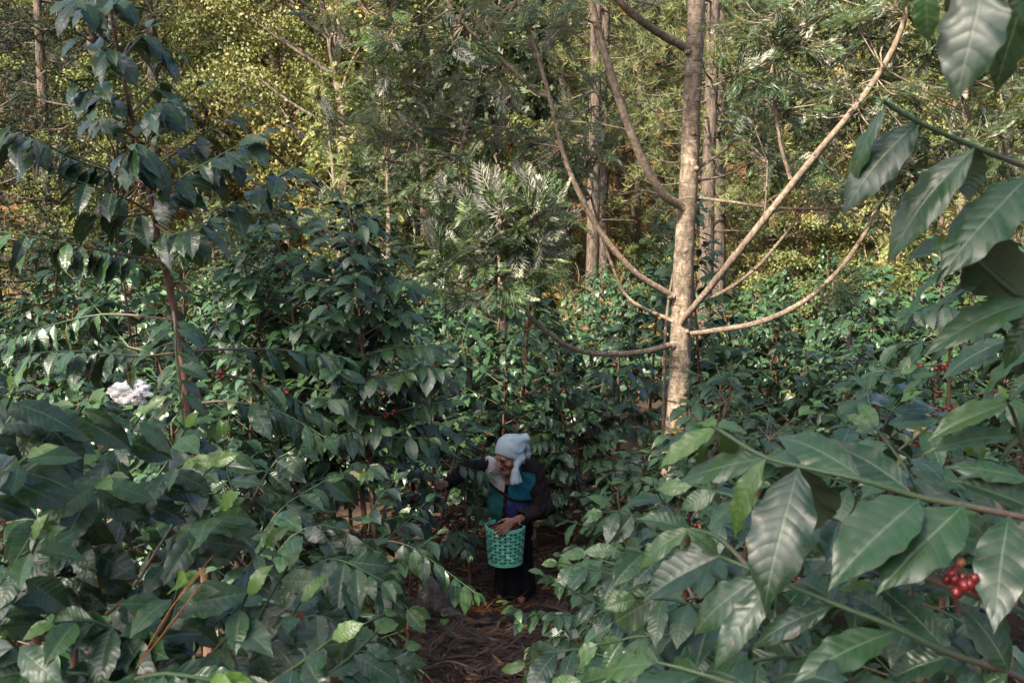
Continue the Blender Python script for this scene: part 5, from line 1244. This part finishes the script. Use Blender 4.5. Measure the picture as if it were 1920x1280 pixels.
for t in (.12, .38, .64, .9):
    g = Geo()
    zz = pp(944, 972, 6.88)[2] * (1 - t) + pp(949, 904, 6.9)[2] * t; xx = pp(944, 972, 6.88)[0] * (1 - t) + pp(951, 904, 6.9)[0] * t
    m = (np.abs(V[:, 2] - zz) < .012) & (np.abs(V[:, 0] - xx) < .012); yv = V[m][:, 1].min() if m.any() else -.1
    Vs, Qs2, Ts = SPH; g.add(Vs * [.009, .004, .009] + [xx, yv - .001, zz], Qs2, Ts)
    g.build('button', dark, card)
# skirt with hanging folds
F = Field([-.30, -.30, -.02], [.36, .30, .75], .006)
top = pp(966, 990, 7.08); hem = np.array([.0, .02, .10])
F.cone(top, top * .35 + hem * .65, .135, .125, .04).cone(top * .35 + hem * .65, hem, .130, .150, .03)
sl, P = F.box([-.3, -.3, -.02], [.36, .3, .75]); a = np.arctan2(P[..., 1] - .02, P[..., 0] - .01); dn = np.clip((.62 - P[..., 2]) / .5, 0, 1)
F.D += (.016 * dn * (np.sin(a * 9 + P[..., 2] * 3) + .6 * np.sin(a * 15 + 1 - P[..., 2] * 5)) * .6).astype(np.float32)
F.D = np.maximum(F.D, (.055 + .02 * np.sin(a * 3) - P[..., 2]).astype(np.float32))
V, Q = F.surface(); build_faces('skirt', V, Q, np.zeros(len(Q), int), [cloth('black_skirt', (.007, .0065, .0075))], person)
# headscarf: over skull and ears, pointed at the back, tied ends hanging under the chin
F = Field(hc - .24, hc + .24, .0042)
F.ell(hp(-.012, 0, .032), (.090, .108, .112), AX, .02)
pk = pp(984, 822, 6.98); F.cone(hp(-.04, 0, .07), pk, .085, .032, .05); F.cone(pk, pp(986, 852, 7.02), .03, .034, .03); F.cone(hp(-.03, -.045, -.03), hp(-.05, .03, -.05), .052, .052, .03)
sl, P = F.box(hc - .24, hc + .24); q = P - hc; f_, r_, u_ = q @ fw, q @ rt, q @ upv
F.D += (.0035 * np.sin(u_ * 95 - f_ * 60 + 5 * np.sin(r_ * 30)) * np.clip((.06 - f_) / .1, 0, 1)).astype(np.float32)
cut = (f_ - (.030 + 0.98 * (u_ - .012)))                           # everything in front of this slanting plane is face
cut = np.maximum(np.minimum(cut, .2), -1) * .71
F.D = np.maximum(F.D, (cut).astype(np.float32))
t0 = pp(969, 870, 6.83)
F.cone(hp(-.01, -.062, -.02), t0, .034, .022, .02); F.cone(t0, pp(967, 884, 6.81), .022, .024, .015); F.cone(pp(966, 884, 6.81), pp(965, 902, 6.80), .022, .034, .015)
F.cone(pp(970, 884, 6.82), pp(972, 902, 6.82), .018, .022, .01)
sl, P = F.box(hc - .24, hc + .24); F.D += (.0035 * np.sin(P[..., 0] * 150 + P[..., 1] * 60) * (P[..., 2] < t0[2])).astype(np.float32)
F.D = np.maximum(F.D, (pp(968, 906, 6.8)[2] + .1 * (P[..., 0] - t0[0]) - P[..., 2]).astype(np.float32))
V, Q = F.surface(); build_faces('headscarf', V, Q, np.zeros(len(Q), int), [cloth('pale_blue_cotton', (.34, .41, .42), 900, .85, .08)], person)
g = Geo(); tube(g, [wrL + [-.002, -.026, .030], wrL + [.012, -.034, .0], wrL + [.010, -.012, -.032]], (.005, .006, .005), 8); g.build('bracelet', plain('bracelet_metal', (.35, .33, .30), .3), person)

# ------------------------------------------------------------------ woven basket
bt = at(947.5, 985, 6.82); BH = .262; BL = bt - [0, 0, BH]
basket = empty('basket', BL); tag(basket, 'bright green woven plastic strip basket held at the picker\'s waist', 'basket')
def bplastic():
    b = MB('green_plastic'); n = b.noise(30, 4); n2 = b.noise(300, 2)
    b.P(Base_Color=b.mix(b.ramp(n, .3, .7), (.11, .42, .28), (.18, .54, .39)), Roughness=.38); b.bump(n2, .15, .002); return b.m
green = bplastic(); RB, RT = .118, .140; NV, NH = 22, 10
def brad(z): return RB + (RT - RB) * (z / BH) ** .8
g = Geo(); sq = np.random.default_rng(6)
for i in range(NH):
    z0 = (i + .5) * BH / NH; na = NV * 4; a = np.arange(na) * 2 * np.pi / na
    off = .0045 * np.cos(a * NV / 2 + np.pi * (i % 2)); hw = BH / NH * .30
    ring = [np.stack([(brad(z0 + d) + off + e) * np.cos(a), (brad(z0 + d) + off + e) * np.sin(a), np.full(na, z0 + d) + .001 * np.sin(a * 3 + i)], 1) for d, e in ((-hw, 0), (hw, 0), (hw, -.0015), (-hw, -.0015))]
    Vr = np.concatenate(ring); j = np.arange(na); Qr = np.concatenate([np.stack([k * na + j, k * na + (j + 1) % na, ((k + 1) % 4) * na + (j + 1) % na, ((k + 1) % 4) * na + j], 1) for k in range(4)]); g.add(Vr, Qr)
for k in range(NV):
    a0 = k * 2 * np.pi / NV; zz = np.linspace(0, BH, NH * 4 + 1); off = -.0045 * np.cos(np.pi * (k) + 0 * zz) * np.cos(np.pi * (zz / BH * NH - .5)); da = np.pi / NV * .58
    cols = []
    for s, e in ((-1, 0), (1, 0), (1, -.0015), (-1, -.0015)):
        r_ = brad(zz) + off + e; cols.append(np.stack([r_ * np.cos(a0 + s * da), r_ * np.sin(a0 + s * da), zz], 1))
    m = len(zz); Vr = np.concatenate(cols); j = np.arange(m - 1); Qr = np.concatenate([np.stack([q * m + j, ((q + 1) % 4) * m + j, ((q + 1) % 4) * m + j + 1, q * m + j + 1], 1) for q in range(4)]); g.add(Vr, Qr)
g.build('woven_wall', green, basket, False)
g = Geo()
for zr, tr, hw in ((BH - .002, .005, .010), (.004, .005, .008)):
    na = 72; a = np.arange(na + 1) * 2 * np.pi / na; 
    ring = [np.stack([(brad(zr) + e) * np.cos(a[:-1]), (brad(zr) + e) * np.sin(a[:-1]), np.full(na, zr + d)], 1) for d, e in ((-hw, tr), (hw, tr), (hw, -tr), (-hw, -tr))]
    Vr = np.concatenate(ring); j = np.arange(na); Qr = np.concatenate([np.stack([k * na + j, k * na + (j + 1) % na, ((k + 1) % 4) * na + (j + 1) % na, ((k + 1) % 4) * na + j], 1) for k in range(4)]); g.add(Vr, Qr)
g.build('rim', green, basket, False)
g = Geo(); a = np.arange(40) * 2 * np.pi / 40
g.add(np.concatenate([np.stack([(RB - .008) * np.cos(a), (RB - .008) * np.sin(a), np.full(40, .006)], 1), [[0, 0, .006]]]), None, np.stack([np.arange(40), (np.arange(40) + 1) % 40, np.full(40, 40)], 1))
zz = np.linspace(.006, BH * .93, 8); Vr = np.stack([np.stack([(brad(q) - .011) * np.cos(a), (brad(q) - .011) * np.sin(a), np.full(40, q)], 1) for q in zz]).reshape(-1, 3)
I, J = np.meshgrid(np.arange(7), np.arange(40), indexing='ij'); g.add(Vr, np.stack([I * 40 + J, I * 40 + (J + 1) % 40, (I + 1) * 40 + (J + 1) % 40, (I + 1) * 40 + J], -1).reshape(-1, 4))
g.build('lining_sack', cloth('dark_sackcloth', (.016, .018, .018), 300), basket)
g = Geo(); rg = np.random.default_rng(8); n = 520; rr = np.sqrt(rg.uniform(0, 1, n)) * .118; a = rg.uniform(0, 6.28, n)
berries(g, np.stack([rr * np.cos(a), rr * np.sin(a), BH * .86 + .02 * (1 - (rr / .118) ** 2) + rg.uniform(-.008, .008, n)], 1), .0085, rg, True)
o = g.build('coffee_cherries', M['cherry']); o.location = BL; tag(o, 'ripe red coffee cherries heaped inside the green basket', 'coffee cherries', kind='stuff')
# strap from basket rim round the waist
g = Geo(); q, _ = resample([[.135, .01, BH - .01], [.165, .10, BH + .035], [.19, .22, BH + .05]], 14); tube(g, q, (.006, .006), 6); q, _ = resample([[-.135, .02, BH - .01], [-.135, .10, BH + .03], [-.12, .2, BH + .05]], 14); tube(g, q, (.006, .006), 6)
g.build('strap', cloth('strap_cloth', (.03, .028, .028)), basket)
# the twig her right hand bends down, part of the bush at her right
tw = hero_plant(g0(-.30, 7.02), [([np.array(g0(-.30, 7.02)) - [0, 0, .04], np.array(g0(-.32, 7.0)) + [0, 0, .45], np.array(g0(-.36, 6.98)) + [0, 0, .95]], (.014, .011, .005))],
    [(PX((800, 935, 6.80), (826, 909, 6.73), (775, 860, 6.70), (740, 835, 6.68)), dict(leaf=.13, start=.5, droop=.6)), (PX((850, 960, 6.9), (800, 905, 6.75), (770, 880, 6.7), (742, 850, 6.65)), dict(leaf=.13, start=.1, droop=.7, cherry=.6)),
     (PX((820, 870, 6.6), (850, 870, 6.55), (885, 880, 6.5), (912, 888, 6.48)), dict(leaf=.13, start=.35, droop=.9)), (PX((850, 990, 6.95), (800, 960, 6.8), (740, 905, 6.75)), dict(leaf=.13, start=.2, cherry=.6)),
     (PX((850, 1000, 6.9), (820, 1030, 6.7), (760, 1030, 6.6)), dict(leaf=.13, start=.2)), (PX((850, 980, 6.9), (860, 1000, 6.7), (880, 1040, 6.5)), dict(leaf=.13, start=.3)),
     (PX((830, 940, 6.9), (770, 930, 6.8), (710, 960, 6.7)), dict(leaf=.13, start=.2, cherry=.5)), (PX((840, 1020, 6.95), (880, 1010, 7.0), (900, 985, 7.05)), dict(leaf=.12, start=.4)), (PX((835, 900, 6.95), (800, 850, 7.0), (780, 800, 7.05)), dict(leaf=.13, start=.3))],
    'coffee bush being picked, its twig bent down by the picker\'s hand, cherries showing', 'N', seed=71)
hero_plant(g0(-.52, 4.75), [([np.array(g0(-.52, 4.75)) - [0, 0, .04], np.array(g0(-.52, 4.75)) + [0, 0, .35], np.array(g0(-.5, 4.75)) + [0, 0, .7]], (.014, .011, .005))],
    [(PX((680, 1010, 4.6), (760, 1020, 4.5), (830, 1065, 4.45), (890, 1110, 4.4)), dict(leaf=.145, start=.3, droop=.8)), (PX((690, 1080, 4.7), (740, 1060, 4.6), (820, 1000, 4.6)), dict(leaf=.13, start=.2)), (PX((690, 1060, 4.7), (640, 1000, 4.6), (600, 960, 4.6)), dict(leaf=.13, start=.2)),
     (PX((690, 1080, 4.7), (720, 1100, 4.5), (770, 1140, 4.4)), dict(leaf=.13, start=.2)), (PX((690, 1000, 4.7), (700, 950, 4.7), (740, 900, 4.7)), dict(leaf=.13, start=.2)), (PX((690, 1040, 4.7), (760, 980, 4.8), (800, 940, 4.9)), dict(leaf=.13, start=.2))],
    'coffee bush whose long leafy frond droops over the path before the stump', 'N', seed=73)
